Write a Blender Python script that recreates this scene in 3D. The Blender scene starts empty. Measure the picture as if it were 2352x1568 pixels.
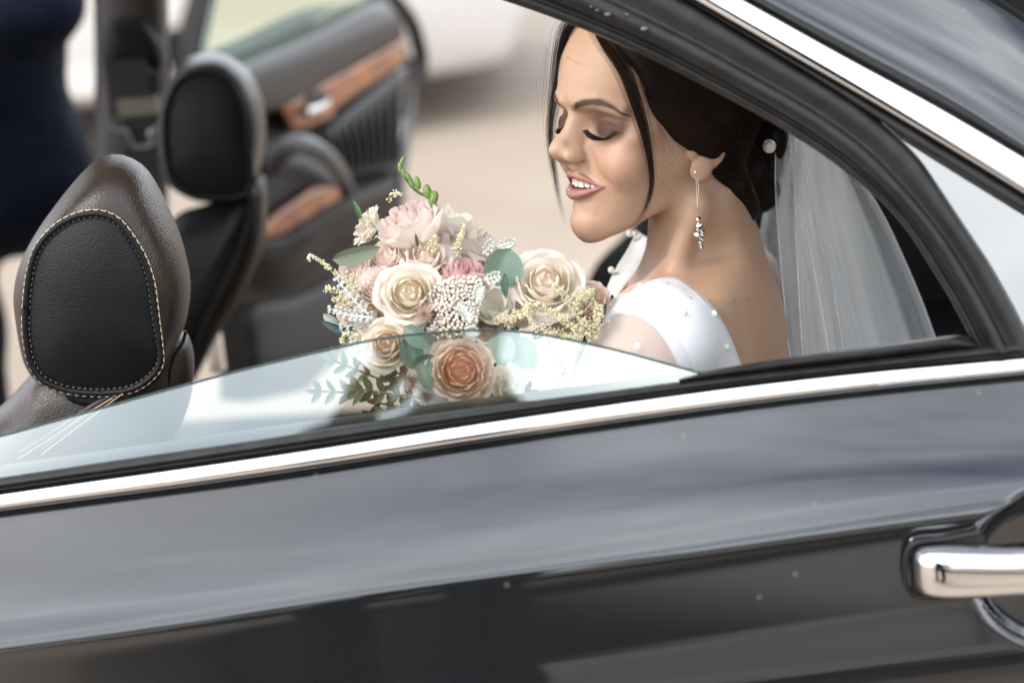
import bpy, math, random
import numpy as np
from math import sin, cos, pi, radians
from mathutils import Vector, Matrix, Quaternion
random.seed(5)
RNG = np.random.default_rng(5)
scene = bpy.context.scene
col = scene.collection

# ------------------------------------------------------------------ camera
LENS, IW, IH = 75.0, 2352.0, 1568.0
FPX = LENS / 36 * IW
CAM = np.array([0.0, -1.55, 1.45])
PITCH, YAW, ROLL = radians(18), radians(4), radians(5)
CF = np.array([-sin(YAW) * cos(PITCH), cos(YAW) * cos(PITCH), -sin(PITCH)])
_r = np.cross(CF, [0, 0, 1.0]); _r /= np.linalg.norm(_r); _u = np.cross(_r, CF)
CR = _r * cos(ROLL) - _u * sin(ROLL)
CU = _u * cos(ROLL) + _r * sin(ROLL)
cd = bpy.data.cameras.new('camera'); cam = bpy.data.objects.new('camera', cd); col.objects.link(cam)
cam.matrix_world = Matrix(((CR[0], CU[0], -CF[0], CAM[0]), (CR[1], CU[1], -CF[1], CAM[1]), (CR[2], CU[2], -CF[2], CAM[2]), (0, 0, 0, 1)))
cd.lens = LENS; cd.sensor_width = 36; cd.clip_start = 0.05; cd.clip_end = 800
cd.dof.use_dof = True; cd.dof.focus_distance = 1.83; cd.dof.aperture_fstop = 3.2
scene.camera = cam

# ------------------------------------------------------------------ sky, sun, exposure
world = bpy.data.worlds.new("World"); scene.world = world; world.use_nodes = True
SUN_EL, SUN_AZ = radians(44), radians(240)     # azimuth clockwise from +Y : to the left, behind the photographer
wn = world.node_tree; wn.nodes.clear()
N = lambda t, nt=wn: nt.nodes.new(t)
out = N('ShaderNodeOutputWorld'); bg = N('ShaderNodeBackground'); sky = N('ShaderNodeTexSky')
sky.sky_type = 'NISHITA'; sky.sun_disc = False; sky.sun_elevation = SUN_EL; sky.sun_rotation = SUN_AZ
sky.dust_density = 2.0
tc = N('ShaderNodeTexCoord'); mp = N('ShaderNodeMapping'); mp.inputs['Scale'].default_value = (1.3, 1.3, 2.2)
nz = N('ShaderNodeTexNoise'); nz.inputs['Scale'].default_value = 1.5; nz.inputs['Detail'].default_value = 4; nz.inputs['Roughness'].default_value = .55
rp = N('ShaderNodeValToRGB'); rp.color_ramp.elements[0].position = .32; rp.color_ramp.elements[1].position = .64
mx = N('ShaderNodeMix'); mx.data_type = 'RGBA'; mx.inputs[7].default_value = (17.0, 17.0, 17.2, 1)
nz2 = N('ShaderNodeTexNoise'); nz2.inputs['Scale'].default_value = 2.0; nz2.inputs['Detail'].default_value = 3
rp2 = N('ShaderNodeMapRange'); rp2.inputs['From Min'].default_value = .3; rp2.inputs['From Max'].default_value = .7
rp2.inputs['To Min'].default_value = 12; rp2.inputs['To Max'].default_value = 20
cc = N('ShaderNodeCombineColor')
wn.links.new(tc.outputs['Generated'], mp.inputs['Vector']); wn.links.new(mp.outputs[0], nz.inputs['Vector']); wn.links.new(mp.outputs[0], nz2.inputs['Vector'])
sx_ = N('ShaderNodeSeparateXYZ'); hz = N('ShaderNodeMapRange'); hz.interpolation_type = 'SMOOTHSTEP'; hz.inputs['From Min'].default_value = .34; hz.inputs['From Max'].default_value = .0; hz.inputs['To Max'].default_value = .32   # haze : more white towards the horizon
adh = N('ShaderNodeMath'); adh.operation = 'ADD'
wn.links.new(tc.outputs['Generated'], sx_.inputs[0]); wn.links.new(sx_.outputs[2], hz.inputs[0]); wn.links.new(nz.outputs[0], adh.inputs[0]); wn.links.new(hz.outputs[0], adh.inputs[1])
wn.links.new(adh.outputs[0], rp.inputs[0]); wn.links.new(rp.outputs[0], mx.inputs[0]); wn.links.new(sky.outputs[0], mx.inputs[6])
wn.links.new(nz2.outputs[0], rp2.inputs[0])
cool = [N('ShaderNodeMath') for _ in range(3)]
for i, w_ in enumerate((.95, 1.0, 1.07)): cool[i].operation = 'MULTIPLY'; cool[i].inputs[1].default_value = w_; wn.links.new(rp2.outputs[0], cool[i].inputs[0]); wn.links.new(cool[i].outputs[0], cc.inputs[i])
wn.links.new(cc.outputs[0], mx.inputs[7])
wn.links.new(mx.outputs[2], bg.inputs[0]); bg.inputs[1].default_value = 0.11
wn.links.new(bg.outputs[0], out.inputs[0])
sl = bpy.data.lights.new('sun', 'SUN'); sl.energy = 0.9; sl.angle = radians(12); sl.color = (1, .92, .82)
so = bpy.data.objects.new('sun', sl); col.objects.link(so)
sd = Vector((sin(SUN_AZ) * cos(SUN_EL), cos(SUN_AZ) * cos(SUN_EL), sin(SUN_EL)))
so.rotation_euler = sd.to_track_quat('Z', 'Y').to_euler(); so.location = (0, -3, 6)
scene.view_settings.view_transform = 'Standard'; scene.view_settings.look = 'None'
scene.view_settings.exposure = 1.1; scene.view_settings.gamma = 1.0; scene.view_settings.use_curve_mapping = False
scene.render.engine = 'CYCLES'
scene.cycles.use_denoising = True
scene.cycles.max_bounces = 10; scene.cycles.transparent_max_bounces = 24
scene.cycles.sample_clamp_indirect = 8

# ------------------------------------------------------------------ geometry helpers
def ray(px, py): return CF + CR * ((px - IW / 2) / FPX) + CU * (-(py - IH / 2) / FPX)
def pd(px, py, depth): return CAM + ray(px, py) * depth
def hit(px, py, p0, n):
    d = ray(px, py); return CAM + d * (np.dot(np.asarray(p0) - CAM, n) / np.dot(d, n))
def proj(p):
    v = np.asarray(p, float) - CAM; z = v @ CF
    return np.stack([IW / 2 + FPX * (v @ CR) / z, IH / 2 - FPX * (v @ CU) / z, z], -1)
def unit(v): v = np.asarray(v, float); return v / np.linalg.norm(v)
def spline(pts, n, closed=False):
    P = np.array(pts, float)
    if len(P) == 2: t = np.linspace(0, 1, n)[:, None]; return P[0] * (1 - t) + P[1] * t
    Q = np.vstack([P[-1], P, P[0], P[1]]) if closed else np.vstack([2 * P[0] - P[1], P, 2 * P[-1] - P[-2]])
    out = []
    for i in range(1, len(Q) - 2):
        a, b, c, d = Q[i - 1], Q[i], Q[i + 1], Q[i + 2]
        for t in np.linspace(0, 1, 14, endpoint=False):
            out.append(.5 * ((2 * b) + (-a + c) * t + (2 * a - 5 * b + 4 * c - d) * t * t + (-a + 3 * b - 3 * c + d) * t ** 3))
    if not closed: out.append(Q[-2])
    else: out.append(Q[1])
    out = np.array(out); s = np.r_[0, np.cumsum(np.linalg.norm(np.diff(out, axis=0), axis=1))]
    u = np.linspace(0, s[-1], n + 1)[:-1] if closed else np.linspace(0, s[-1], n)
    return np.stack([np.interp(u, s, out[:, k]) for k in range(out.shape[1])], 1)

def tag(o, label=None, cat=None, group=None, kind=None):
    for k, v in (('label', label), ('category', cat), ('group', group), ('kind', kind)):
        if v: o[k] = v
    return o
def empty(name, loc, label, cat, group=None):
    o = bpy.data.objects.new(name, None); col.objects.link(o); o.location = Vector(loc); o.empty_display_size = .05
    return tag(o, label, cat, group)
def obj(name, verts, faces, mat, parent=None, smooth=True, inv=True):
    me = bpy.data.meshes.new(name)
    if isinstance(faces, np.ndarray) and len(faces):
        V = np.asarray(verts, np.float32); k = faces.shape[1]
        me.vertices.add(len(V)); me.vertices.foreach_set('co', V.ravel())
        me.loops.add(faces.size); me.loops.foreach_set('vertex_index', faces.astype(np.int32).ravel())
        me.polygons.add(len(faces)); me.polygons.foreach_set('loop_start', np.arange(0, faces.size, k, dtype=np.int32))
        me.update(calc_edges=True)
    else:
        me.from_pydata([tuple(map(float, v)) for v in verts], [], [tuple(map(int, f)) for f in faces]); me.update()
    if smooth: me.polygons.foreach_set('use_smooth', [True] * len(me.polygons))
    if mat is not None: me.materials.append(mat)
    o = bpy.data.objects.new(name, me); col.objects.link(o)
    setpar(o, parent)
    return o
PAR = {}
def setpar(o, parent):
    """Parent keeping the mesh where it was modelled (all meshes are modelled in world coordinates)."""
    if parent is not None:
        o.parent = parent
        q = parent; off = Vector((0, 0, 0))
        while q is not None: off += q.location; q = q.parent
        o.location = -off
    return o
def grid_faces(m, n, closeu=False, closev=False, off=0):
    f = []
    for i in range(m if closeu else m - 1):
        for j in range(n if closev else n - 1):
            a = i * n + j; b = ((i + 1) % m) * n + j; c = ((i + 1) % m) * n + (j + 1) % n; d = i * n + (j + 1) % n
            f.append((a + off, b + off, c + off, d + off))
    return f
class MB:
    def __init__(s): s.v = []; s.f = []
    def add(s, v, f):
        o = len(s.v); s.v.extend([tuple(map(float, p)) for p in v]); s.f.extend([tuple(i + o for i in q) for q in f]); return s
    def grid(s, G, closeu=False, closev=False):
        G = np.asarray(G); m, n = G.shape[:2]; return s.add(G.reshape(-1, 3), grid_faces(m, n, closeu, closev))
    def box(s, c, h, R=None):
        R = np.eye(3) if R is None else np.asarray(R)
        v = [np.asarray(c) + R @ (np.array(q) * h) for q in [(-1, -1, -1), (1, -1, -1), (1, 1, -1), (-1, 1, -1), (-1, -1, 1), (1, -1, 1), (1, 1, 1), (-1, 1, 1)]]
        return s.add(v, [(0, 3, 2, 1), (4, 5, 6, 7), (0, 1, 5, 4), (1, 2, 6, 5), (2, 3, 7, 6), (3, 0, 4, 7)])
    def tube(s, pts, rad, k=8, cap=True, flat=1.0, up=None):
        P = np.asarray(pts, float); n = len(P); rad = np.full(n, rad) if np.isscalar(rad) else np.asarray(rad)
        T = np.gradient(P, axis=0); T /= np.linalg.norm(T, axis=1)[:, None] + 1e-12
        ref = np.array([0, 0, 1.0]) if up is None else np.asarray(up, float)
        if up is None and abs(T[0] @ ref) > .9: ref = np.array([1.0, 0, 0])
        A = np.cross(T[0], ref); A /= np.linalg.norm(A); rings = []
        for i in range(n):
            A = A - T[i] * (A @ T[i]); A /= np.linalg.norm(A) + 1e-12; B = np.cross(T[i], A)
            a = np.arange(k) * 2 * pi / k
            rings.append(P[i] + rad[i] * (np.cos(a)[:, None] * A + flat * np.sin(a)[:, None] * B))
        o = len(s.v); s.grid(np.array(rings), closev=True)
        if cap and k > 2: s.f.append(tuple(o + i for i in range(k))[::-1]); s.f.append(tuple(o + (n - 1) * k + i for i in range(k)))
        return s
    def sphere(s, c, r, nu=8, nv=6, sc=(1, 1, 1), R=None):
        R = np.eye(3) if R is None else np.asarray(R); G = []
        for j in range(nv + 1):
            t = pi * j / nv
            G.append([np.asarray(c) + R @ (r * np.array([sin(t) * cos(2 * pi * i / nu) * sc[0], sin(t) * sin(2 * pi * i / nu) * sc[1], cos(t) * sc[2]])) for i in range(nu)])
        return s.grid(G, closev=True)
    def build(s, name, mat, parent=None, smooth=True): return obj(name, s.v, s.f, mat, parent, smooth)
def solidify(o, t, offset=-1, bevel=0):
    m = o.modifiers.new('solid', 'SOLIDIFY'); m.thickness = t; m.offset = offset
    if bevel:
        b = o.modifiers.new('bevel', 'BEVEL'); b.width = bevel; b.segments = 2; b.limit_method = 'ANGLE'
    return o
def smoothmesh(o, lv=1):
    m = o.modifiers.new('sub', 'SUBSURF'); m.levels = lv; m.render_levels = lv; return o
def plane_frame(n, upish=(0, 0, 1)):
    n = unit(n); u = unit(np.cross(upish, n)); v = np.cross(n, u); return u, v, n

# ------------------------------------------------------------------ materials
def mat(name, c, rough=.5, metal=0, coat=0, spec=.5, noise=None, bump=None, sss=0, sssr=(1, .35, .2), sssc=.01, trans=0, alpha=1, sheen=0, c2=None, coat_rough=.03, ior=1.5):
    m = bpy.data.materials.new(name); m.use_nodes = True; nt = m.node_tree; b = nt.nodes['Principled BSDF']
    b.inputs['Base Color'].default_value = (*c, 1); b.inputs['Roughness'].default_value = rough; b.inputs['Metallic'].default_value = metal
    b.inputs['Coat Weight'].default_value = coat; b.inputs['Coat Roughness'].default_value = coat_rough; b.inputs['Specular IOR Level'].default_value = spec
    b.inputs['Alpha'].default_value = alpha; b.inputs['Transmission Weight'].default_value = trans; b.inputs['IOR'].default_value = ior
    b.inputs['Sheen Weight'].default_value = sheen
    if sss:
        b.inputs['Subsurface Weight'].default_value = sss; b.inputs['Subsurface Radius'].default_value = sssr; b.inputs['Subsurface Scale'].default_value = sssc
    t = nt.nodes.new('ShaderNodeTexCoord')
    if noise:   # (scale, amount 0..1, second colour)
        n = nt.nodes.new('ShaderNodeTexNoise'); n.inputs['Scale'].default_value = noise[0]; n.inputs['Detail'].default_value = 5
        r = nt.nodes.new('ShaderNodeMapRange'); r.inputs['From Min'].default_value = .35; r.inputs['From Max'].default_value = .65
        r.inputs['To Min'].default_value = 0; r.inputs['To Max'].default_value = noise[1]
        x = nt.nodes.new('ShaderNodeMix'); x.data_type = 'RGBA'; x.inputs[6].default_value = (*c, 1); x.inputs[7].default_value = (*(c2 or (0, 0, 0)), 1)
        nt.links.new(t.outputs['Object'], n.inputs['Vector']); nt.links.new(n.outputs[0], r.inputs[0]); nt.links.new(r.outputs[0], x.inputs[0]); nt.links.new(x.outputs[2], b.inputs['Base Color'])
    if bump:    # (kind, scale, strength, distance)
        kind, sc, st, dist = bump
        if kind == 'vor':
            n = nt.nodes.new('ShaderNodeTexVoronoi'); n.inputs['Scale'].default_value = sc; o = n.outputs['Distance']
        else:
            n = nt.nodes.new('ShaderNodeTexNoise'); n.inputs['Scale'].default_value = sc; n.inputs['Detail'].default_value = 4; o = n.outputs[0]
        bp = nt.nodes.new('ShaderNodeBump'); bp.inputs['Strength'].default_value = st; bp.inputs['Distance'].default_value = dist
        if kind == 'vor': bp.invert = True
        nt.links.new(t.outputs['Object'], n.inputs['Vector']); nt.links.new(o, bp.inputs['Height']); nt.links.new(bp.outputs[0], b.inputs['Normal'])
    return m
M = {}
M['paint'] = mat('dark_metallic_paint', (.010, .0105, .011), .45, 0, 1.0, spec=.0, noise=(900, .35), c2=(.022, .023, .025), coat_rough=.035)
M['paint'].node_tree.nodes['Principled BSDF'].inputs['Coat IOR'].default_value = 1.92
def dust_spots(m):
    nt = m.node_tree; b = nt.nodes['Principled BSDF']; o = nt.nodes['Material Output']; t = nt.nodes.new('ShaderNodeTexCoord'); v = nt.nodes.new('ShaderNodeTexVoronoi'); v.inputs['Scale'].default_value = 26
    r = nt.nodes.new('ShaderNodeMapRange'); r.inputs['From Min'].default_value = .05; r.inputs['From Max'].default_value = .085; r.inputs['To Min'].default_value = 1; r.inputs['To Max'].default_value = 0
    s_ = nt.nodes.new('ShaderNodeSeparateColor'); g = nt.nodes.new('ShaderNodeMath'); g.operation = 'GREATER_THAN'; g.inputs[1].default_value = .3; k = nt.nodes.new('ShaderNodeMath'); k.operation = 'MULTIPLY'; k2 = nt.nodes.new('ShaderNodeMath'); k2.operation = 'MULTIPLY'; k2.inputs[1].default_value = .16
    d = nt.nodes.new('ShaderNodeBsdfDiffuse'); d.inputs[0].default_value = (.30, .28, .25, 1); x = nt.nodes.new('ShaderNodeMixShader')
    L = nt.links.new; L(t.outputs['Object'], v.inputs['Vector']); L(v.outputs['Distance'], r.inputs[0]); L(v.outputs['Color'], s_.inputs[0]); L(s_.outputs[0], g.inputs[0]); L(r.outputs[0], k.inputs[0]); L(g.outputs[0], k.inputs[1]); L(k.outputs[0], k2.inputs[0]); L(k2.outputs[0], x.inputs[0]); L(b.outputs[0], x.inputs[1]); L(d.outputs[0], x.inputs[2]); L(x.outputs[0], o.inputs[0])
dust_spots(M['paint'])
M['chrome'] = mat('chrome', (.86, .86, .87), .07, 1.0, bump=('noise', 40, .03, .001))
M['rubber'] = mat('black_rubber', (.011, .0105, .010), .40, spec=.32, noise=(60, .5), c2=(.028, .026, .024), bump=('noise', 220, .12, .0006))
M['blackplastic'] = mat('black_plastic', (.012, .012, .012), .5)
M['leather'] = mat('dark_brown_leather', (.032, .026, .022), .42, bump=('vor', 520, .5, .0008), noise=(30, .5), c2=(.05, .04, .032))
M['leather2'] = mat('black_grained_leather', (.006, .006, .0062), .46, spec=.28, bump=('vor', 700, .5, .0008))
M['trim'] = mat('grey_brown_vinyl', (.060, .050, .043), .6, spec=.25, bump=('noise', 300, .2, .0006))
M['trimdark'] = mat('dark_vinyl', (.010, .009, .009), .55, spec=.2, bump=('noise', 300, .2, .0006))
M['wood'] = mat('burl_wood', (.50, .17, .045), .3, coat=.4, noise=(28, 1), c2=(.20, .05, .016))
M['thread'] = mat('tan_thread', (.62, .47, .32), .8)
M['pearl'] = mat('pearl', (.82, .78, .72), .16, coat=.8, sheen=.1)
M['silver'] = mat('silver', (.8, .8, .8), .15, 1.0)
M['ground'] = None
# ------------------------------------------------------------------ setting
def ground_mat():
    m = bpy.data.materials.new('asphalt_and_gravel'); m.use_nodes = True; nt = m.node_tree; b = nt.nodes['Principled BSDF']
    t = nt.nodes.new('ShaderNodeTexCoord')
    n1 = nt.nodes.new('ShaderNodeTexNoise'); n1.inputs['Scale'].default_value = .55; n1.inputs['Detail'].default_value = 5
    n2 = nt.nodes.new('ShaderNodeTexNoise'); n2.inputs['Scale'].default_value = 60; n2.inputs['Detail'].default_value = 6
    r = nt.nodes.new('ShaderNodeValToRGB'); e = r.color_ramp.elements
    e[0].position = .38; e[0].color = (.365, .285, .212, 1); e[1].position = .62; e[1].color = (.455, .37, .285, 1)
    x = nt.nodes.new('ShaderNodeMix'); x.data_type = 'RGBA'; x.blend_type = 'MULTIPLY'; x.inputs[0].default_value = .5
    nt.links.new(t.outputs['Object'], n1.inputs['Vector']); nt.links.new(t.outputs['Object'], n2.inputs['Vector'])
    nt.links.new(n1.outputs[0], r.inputs[0]); nt.links.new(r.outputs[0], x.inputs[6]); nt.links.new(n2.outputs[0], x.inputs[7])
    nt.links.new(x.outputs[2], b.inputs['Base Color']); b.inputs['Roughness'].default_value = .9
    return m
G = []
rr = [0, 2, 4, 7, 12, 20, 40, 90, 300]
v = [(0, 0, 0)]; fcs = []
for r_ in rr[1:]:
    for k in range(32): v.append((r_ * cos(2 * pi * k / 32), r_ * sin(2 * pi * k / 32), 0))
for k in range(32):
    fcs.append((0, 1 + k, 1 + (k + 1) % 32))
    for j in range(len(rr) - 2): a = 1 + j * 32; fcs.append((a + k, a + 32 + k, a + 32 + (k + 1) % 32, a + (k + 1) % 32))
ground = obj('ground', v, fcs, ground_mat()); ground['kind'] = 'structure'

M['whitecar'] = mat('white_car_paint', (.66, .63, .60), .3, coat=1.0)
M['tyre'] = mat('tyre_rubber', (.02, .02, .02), .8)
M['rim'] = mat('alloy', (.45, .45, .46), .3, .9)
M['carglass'] = mat('car_window_glass', (.02, .025, .025), .05, spec=.8)
M['light'] = mat('lamp_glass', (.5, .12, .08), .1, coat=1)
M['greypaint'] = mat('beige_car_paint', (.52, .48, .42), .35, 0, coat=1)

def parked_car(x0, x1, y, face, body, label, wheelx, name='parked_car'):
    """Sedan between x0 and x1 whose side nearest the other car is the plane Y=y; face=+1 shows its side towards -Y."""
    root = empty(name, ((x0 + x1) / 2, y + face * .9, 0), label, 'car')
    L = x1 - x0
    prof = [(0, .42), (.0, .62), (.03, .78), (.16, .88), (.25, .93), (.34, 1.27), (.45, 1.42), (.62, 1.43), (.74, 1.32), (.85, 1.02), (.97, .95), (1.0, .8), (1.0, .38), (.985, .2), (.9, .15), (.1, .15), (.015, .2)]
    top = np.array([(x0 + a * L, b) for a, b in prof]); rows = []
    P = spline(top, 90, closed=True)
    def yb(z, w): # width profile : tumblehome above the belt, tuck-in low down
        z = np.asarray(z); a = np.where(z > .92, (z - .92) * .42, 0) + np.where(z < .5, (.5 - z) ** 2 * .9, 0) + np.where((z > .5) & (z < .92), .03 * ((z - .7) / .2) ** 2 * .5, 0)
        return a
    xs = P[:, 0]; endr = np.clip(1 - np.minimum(xs - x0, x1 - xs) / .5, 0, 1) ** 2 * .22
    cen = np.array([(x0 + x1) / 2, .62]); ring = []
    for s_ in (1, .995, .97, .9, .75, .5, .2):   # side skin going inwards from the silhouette
        Q = cen + (P - cen) * s_
        er = np.clip(1 - np.minimum(Q[:, 0] - x0, x1 - Q[:, 0]) / .5, 0, 1) ** 2 * .22
        inset = {1: .09, .995: .05, .97: .012}.get(s_, 0)
        ring.append(np.stack([Q[:, 0], y + face * (yb(Q[:, 1], 0) + er + inset), Q[:, 1]], 1))
    W_ = 1.78; mb = MB()
    near = ring[::-1]; far = [np.stack([r[:, 0], 2 * y + face * W_ - r[:, 1], r[:, 2]], 1) for r in ring]
    mb.grid(np.array(near + far), closev=True)
    b = mb.build('body', body, root)
    # glasshouse
    for i, (a0, a1, b0, b1) in enumerate([(.31, .50, .37, .49), (.52, .70, .505, .66), (.715, .80, .68, .745)]):
        q = [(x0 + a0 * L, .965), (x0 + a1 * L, .965), (x0 + b1 * L, 1.34), (x0 + b0 * L, 1.34)]
        g = MB(); fr = [(px, y + face * ((pz - .92) * .42 - .012), pz) for px, pz in q]; bk = [(px, p_y + face * .02, pz) for px, p_y, pz in fr]
        g.add(fr + bk, [(0, 1, 2, 3), (7, 6, 5, 4), (0, 4, 5, 1), (1, 5, 6, 2), (2, 6, 7, 3), (3, 7, 4, 0)]).build('side_window', M['carglass'], root, False)
    s = MB(); s.tube([(x0 + .22 * L, y + face * .015, .86), (x1 - .03 * L, y + face * .015, .88)], .008, 6).build('side_moulding', M['chrome'], root)
    s = MB(); s.box(((x0 + x1) / 2, y + face * .07, .25), (L * .27, .045, .045)).build('sill', body, root, False)
    for xd in (.505, .715):
        MB().box((x0 + xd * L, y + face * .0, .6), (.004, .006, .3)).build('door_gap', M['blackplastic'], root, False)
    MB().box((x0 + .04 * L, y + face * .2, .7), (.07, .12, .06)).build('head_lamp', M['rim'], root, False)
    MB().box((x1 - .035 * L, y + face * .17, .78), (.06, .12, .06)).build('tail_lamp', M['light'], root, False)
    for wx in wheelx:
        for side in (0, 1):
            yy = y + face * (.10 if side == 0 else W_ - .10)
            arch = MB(); arch.tube([(wx, yy - face * .09 * (1 - 2 * side), .33), (wx, yy + face * .1 * (1 - 2 * side), .33)], .375, 32, up=(0, 0, 1)).build('wheel_arch', M['blackplastic'], root)
            ty = MB(); a = np.linspace(0, 2 * pi, 41)[:-1]; rings = []
            for rr_, dy in ((.19, -.105), (.24, -.118), (.30, -.115), (.33, -.09), (.335, 0), (.33, .09), (.24, .1)):
                rings.append(np.stack([wx + rr_ * np.cos(a), np.full(40, yy + face * dy * (1 - 2 * side)), .335 + rr_ * np.sin(a)], 1))
            w = ty.grid(np.array(rings), closev=True).build('wheel', M['tyre'], root)
            rm = MB(); yo = yy - face * .108 * (1 - 2 * side)
            for k in range(14):
                t = 2 * pi * k / 14
                rm.tube([(wx + .03 * cos(t), yo, .335 + .03 * sin(t)), (wx + .2 * cos(t), yo + face * .012, .335 + .2 * sin(t))], .013, 5)
            rm.grid(np.array([np.stack([wx + r_ * np.cos(a), np.full(40, yo + face * dd), .335 + r_ * np.sin(a)], 1) for r_, dd in ((.175, .02), (.2, .0), (.215, .02))]), closev=True)
            rm.sphere((wx, yo, .335), .045, 10, 6)
            rm.build('rim', M['rim'], w)
    return root
parked_car(-4.75, -.35, 5.05, 1, M['whitecar'], 'white parked car out of focus beyond the open passenger door', (-3.85, -1.10))

M['navy'] = mat('navy_wool_suit', (.004, .006, .017), .85, spec=.25, noise=(70, .5), c2=(.007, .010, .028), bump=('noise', 12, .6, .03))
M['skin2'] = mat('skin_plain', (.30, .17, .11), .5, sss=.2)
M['hair2'] = mat('short_dark_hair', (.02, .014, .01), .6)
M['black'] = mat('black_cloth', (.006, .006, .0065), .9, spec=.15)

# ---- signed distance helpers (shared by every figure)
f32 = np.float32
def smin(a, b, k): h = np.clip(.5 + .5 * (b - a) / k, 0, 1); return b * (1 - h) + a * h - k * h * (1 - h)
def smax(a, b, k): return -smin(-a, -b, k)
def sd_ell(p, c, r, R=None):
    q = p - np.asarray(c, f32)
    if R is not None: q = q @ np.asarray(R, f32)
    r = np.asarray(r, f32); k0 = np.linalg.norm(q / r, axis=1); k1 = np.linalg.norm(q / (r * r), axis=1) + 1e-9
    return k0 * (k0 - 1) / k1
def sd_cap(p, a, b, ra, rb):
    a = np.asarray(a, f32); b = np.asarray(b, f32); ab = b - a; q = p - a
    h = np.clip((q @ ab) / (ab @ ab), 0, 1); return np.linalg.norm(q - h[:, None] * ab, axis=1) - (ra + (rb - ra) * h)
def sd_path(p, pts, rad, k=None):
    d = None
    for i in range(len(pts) - 1):
        e = sd_cap(p, pts[i], pts[i + 1], rad[i], rad[i + 1]); d = e if d is None else (np.minimum(d, e) if k is None else smin(d, e, k))
    return d
def surface_nets(fn, X, Y, Z, stride=8, pad=1.0):
    """Isosurface of fn on a rectilinear grid; fn is only evaluated near the surface."""
    X, Y, Z = (np.asarray(a, f32) for a in (X, Y, Z))
    ix, iy, iz = (np.arange(0, len(a) + stride, stride).clip(max=len(a) - 1) for a in (X, Y, Z))
    ix, iy, iz = np.unique(ix), np.unique(iy), np.unique(iz)
    def ev(P):
        o = np.empty(len(P), f32)
        for s in range(0, len(P), 400000): o[s:s + 400000] = fn(P[s:s + 400000])
        return o
    A = np.stack(np.meshgrid(X[ix], Y[iy], Z[iz], indexing='ij'), -1)
    C = ev(A.reshape(-1, 3)).reshape(A.shape[:3])
    dg = np.sqrt(np.diff(X[ix]).max() ** 2 + np.diff(Y[iy]).max() ** 2 + np.diff(Z[iz]).max() ** 2)
    dx = np.diff(X[ix])[:, None, None]; dy = np.diff(Y[iy])[None, :, None]; dz = np.diff(Z[iz])[None, None, :]
    diag = np.sqrt(dx ** 2 + dy ** 2 + dz ** 2)
    cs = [C[a:len(ix) - 1 + a, b:len(iy) - 1 + b, c:len(iz) - 1 + c] for a in (0, 1) for b in (0, 1) for c in (0, 1)]
    mn = np.min([np.abs(c) for c in cs], 0); sg = (np.min(cs, 0) < 0) & (np.max(cs, 0) > 0)
    blk = sg | (mn < diag * .62 * pad)
    V = np.empty((len(X), len(Y), len(Z)), f32); mk = np.zeros(V.shape, bool)
    V[:] = 1
    # coarse fill of sign
    nx = np.clip(np.searchsorted(ix, np.arange(len(X)), 'right') - 1, 0, len(ix) - 2)
    ny = np.clip(np.searchsorted(iy, np.arange(len(Y)), 'right') - 1, 0, len(iy) - 2)
    nz_ = np.clip(np.searchsorted(iz, np.arange(len(Z)), 'right') - 1, 0, len(iz) - 2)
    V[:] = C[:-1, :-1, :-1][np.ix_(nx, ny, nz_)]
    for i, j, k in zip(*np.nonzero(blk)): mk[ix[i]:ix[i + 1] + 1, iy[j]:iy[j + 1] + 1, iz[k]:iz[k + 1] + 1] = True
    I, J, K = np.nonzero(mk)
    V[I, J, K] = ev(np.stack([X[I], Y[J], Z[K]], 1))
    S = V < 0
    cells = np.zeros((len(X) - 1, len(Y) - 1, len(Z) - 1), np.uint8)
    for a in (0, 1):
        for b in (0, 1):
            for c in (0, 1): cells += S[a:S.shape[0] - 1 + a, b:S.shape[1] - 1 + b, c:S.shape[2] - 1 + c]
    act = (cells > 0) & (cells < 8); I, J, K = np.nonzero(act); n = len(I)
    acc = np.zeros((n, 3)); cnt = np.zeros(n)
    for ax in range(3):
        for a in (0, 1):
            for b in (0, 1):
                o0 = [0, 0, 0]; oth = [q for q in range(3) if q != ax]; o0[oth[0]] = a; o0[oth[1]] = b; o1 = list(o0); o1[ax] = 1
                v0 = V[I + o0[0], J + o0[1], K + o0[2]]; v1 = V[I + o1[0], J + o1[1], K + o1[2]]
                m = (v0 < 0) != (v1 < 0); t = np.where(m, v0 / np.where(m, v0 - v1, 1), 0)
                p0 = np.stack([X[I + o0[0]], Y[J + o0[1]], Z[K + o0[2]]], 1); p1 = np.stack([X[I + o1[0]], Y[J + o1[1]], Z[K + o1[2]]], 1)
                acc += np.where(m[:, None], p0 + (p1 - p0) * t[:, None], 0); cnt += m
    P = acc / cnt[:, None]
    idx = -np.ones(cells.shape, np.int32); idx[I, J, K] = np.arange(n)
    F = []
    for ax in range(3):
        s0 = [slice(None)] * 3; s1 = [slice(None)] * 3; s0[ax] = slice(0, -1); s1[ax] = slice(1, None)
        for q in range(3):
            if q != ax: s0[q] = slice(1, -1); s1[q] = slice(1, -1)
        A0 = S[tuple(s0)]; A1 = S[tuple(s1)]; e = np.argwhere(A0 != A1)
        if not len(e): continue
        inside = A0[e[:, 0], e[:, 1], e[:, 2]]
        oth = [q for q in range(3) if q != ax]; base = e.copy(); base[:, oth[0]] += 1; base[:, oth[1]] += 1
        def cidx(a, b):
            c = base.copy(); c[:, oth[0]] -= a; c[:, oth[1]] -= b; return idx[c[:, 0], c[:, 1], c[:, 2]]
        q = np.stack([cidx(1, 1), cidx(0, 1), cidx(0, 0), cidx(1, 0)], 1)
        flip = inside if ax != 1 else ~inside
        q = np.where(flip[:, None], q, q[:, ::-1]); F.append(q[(q >= 0).all(1)])
    return P, np.concatenate(F)

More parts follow.
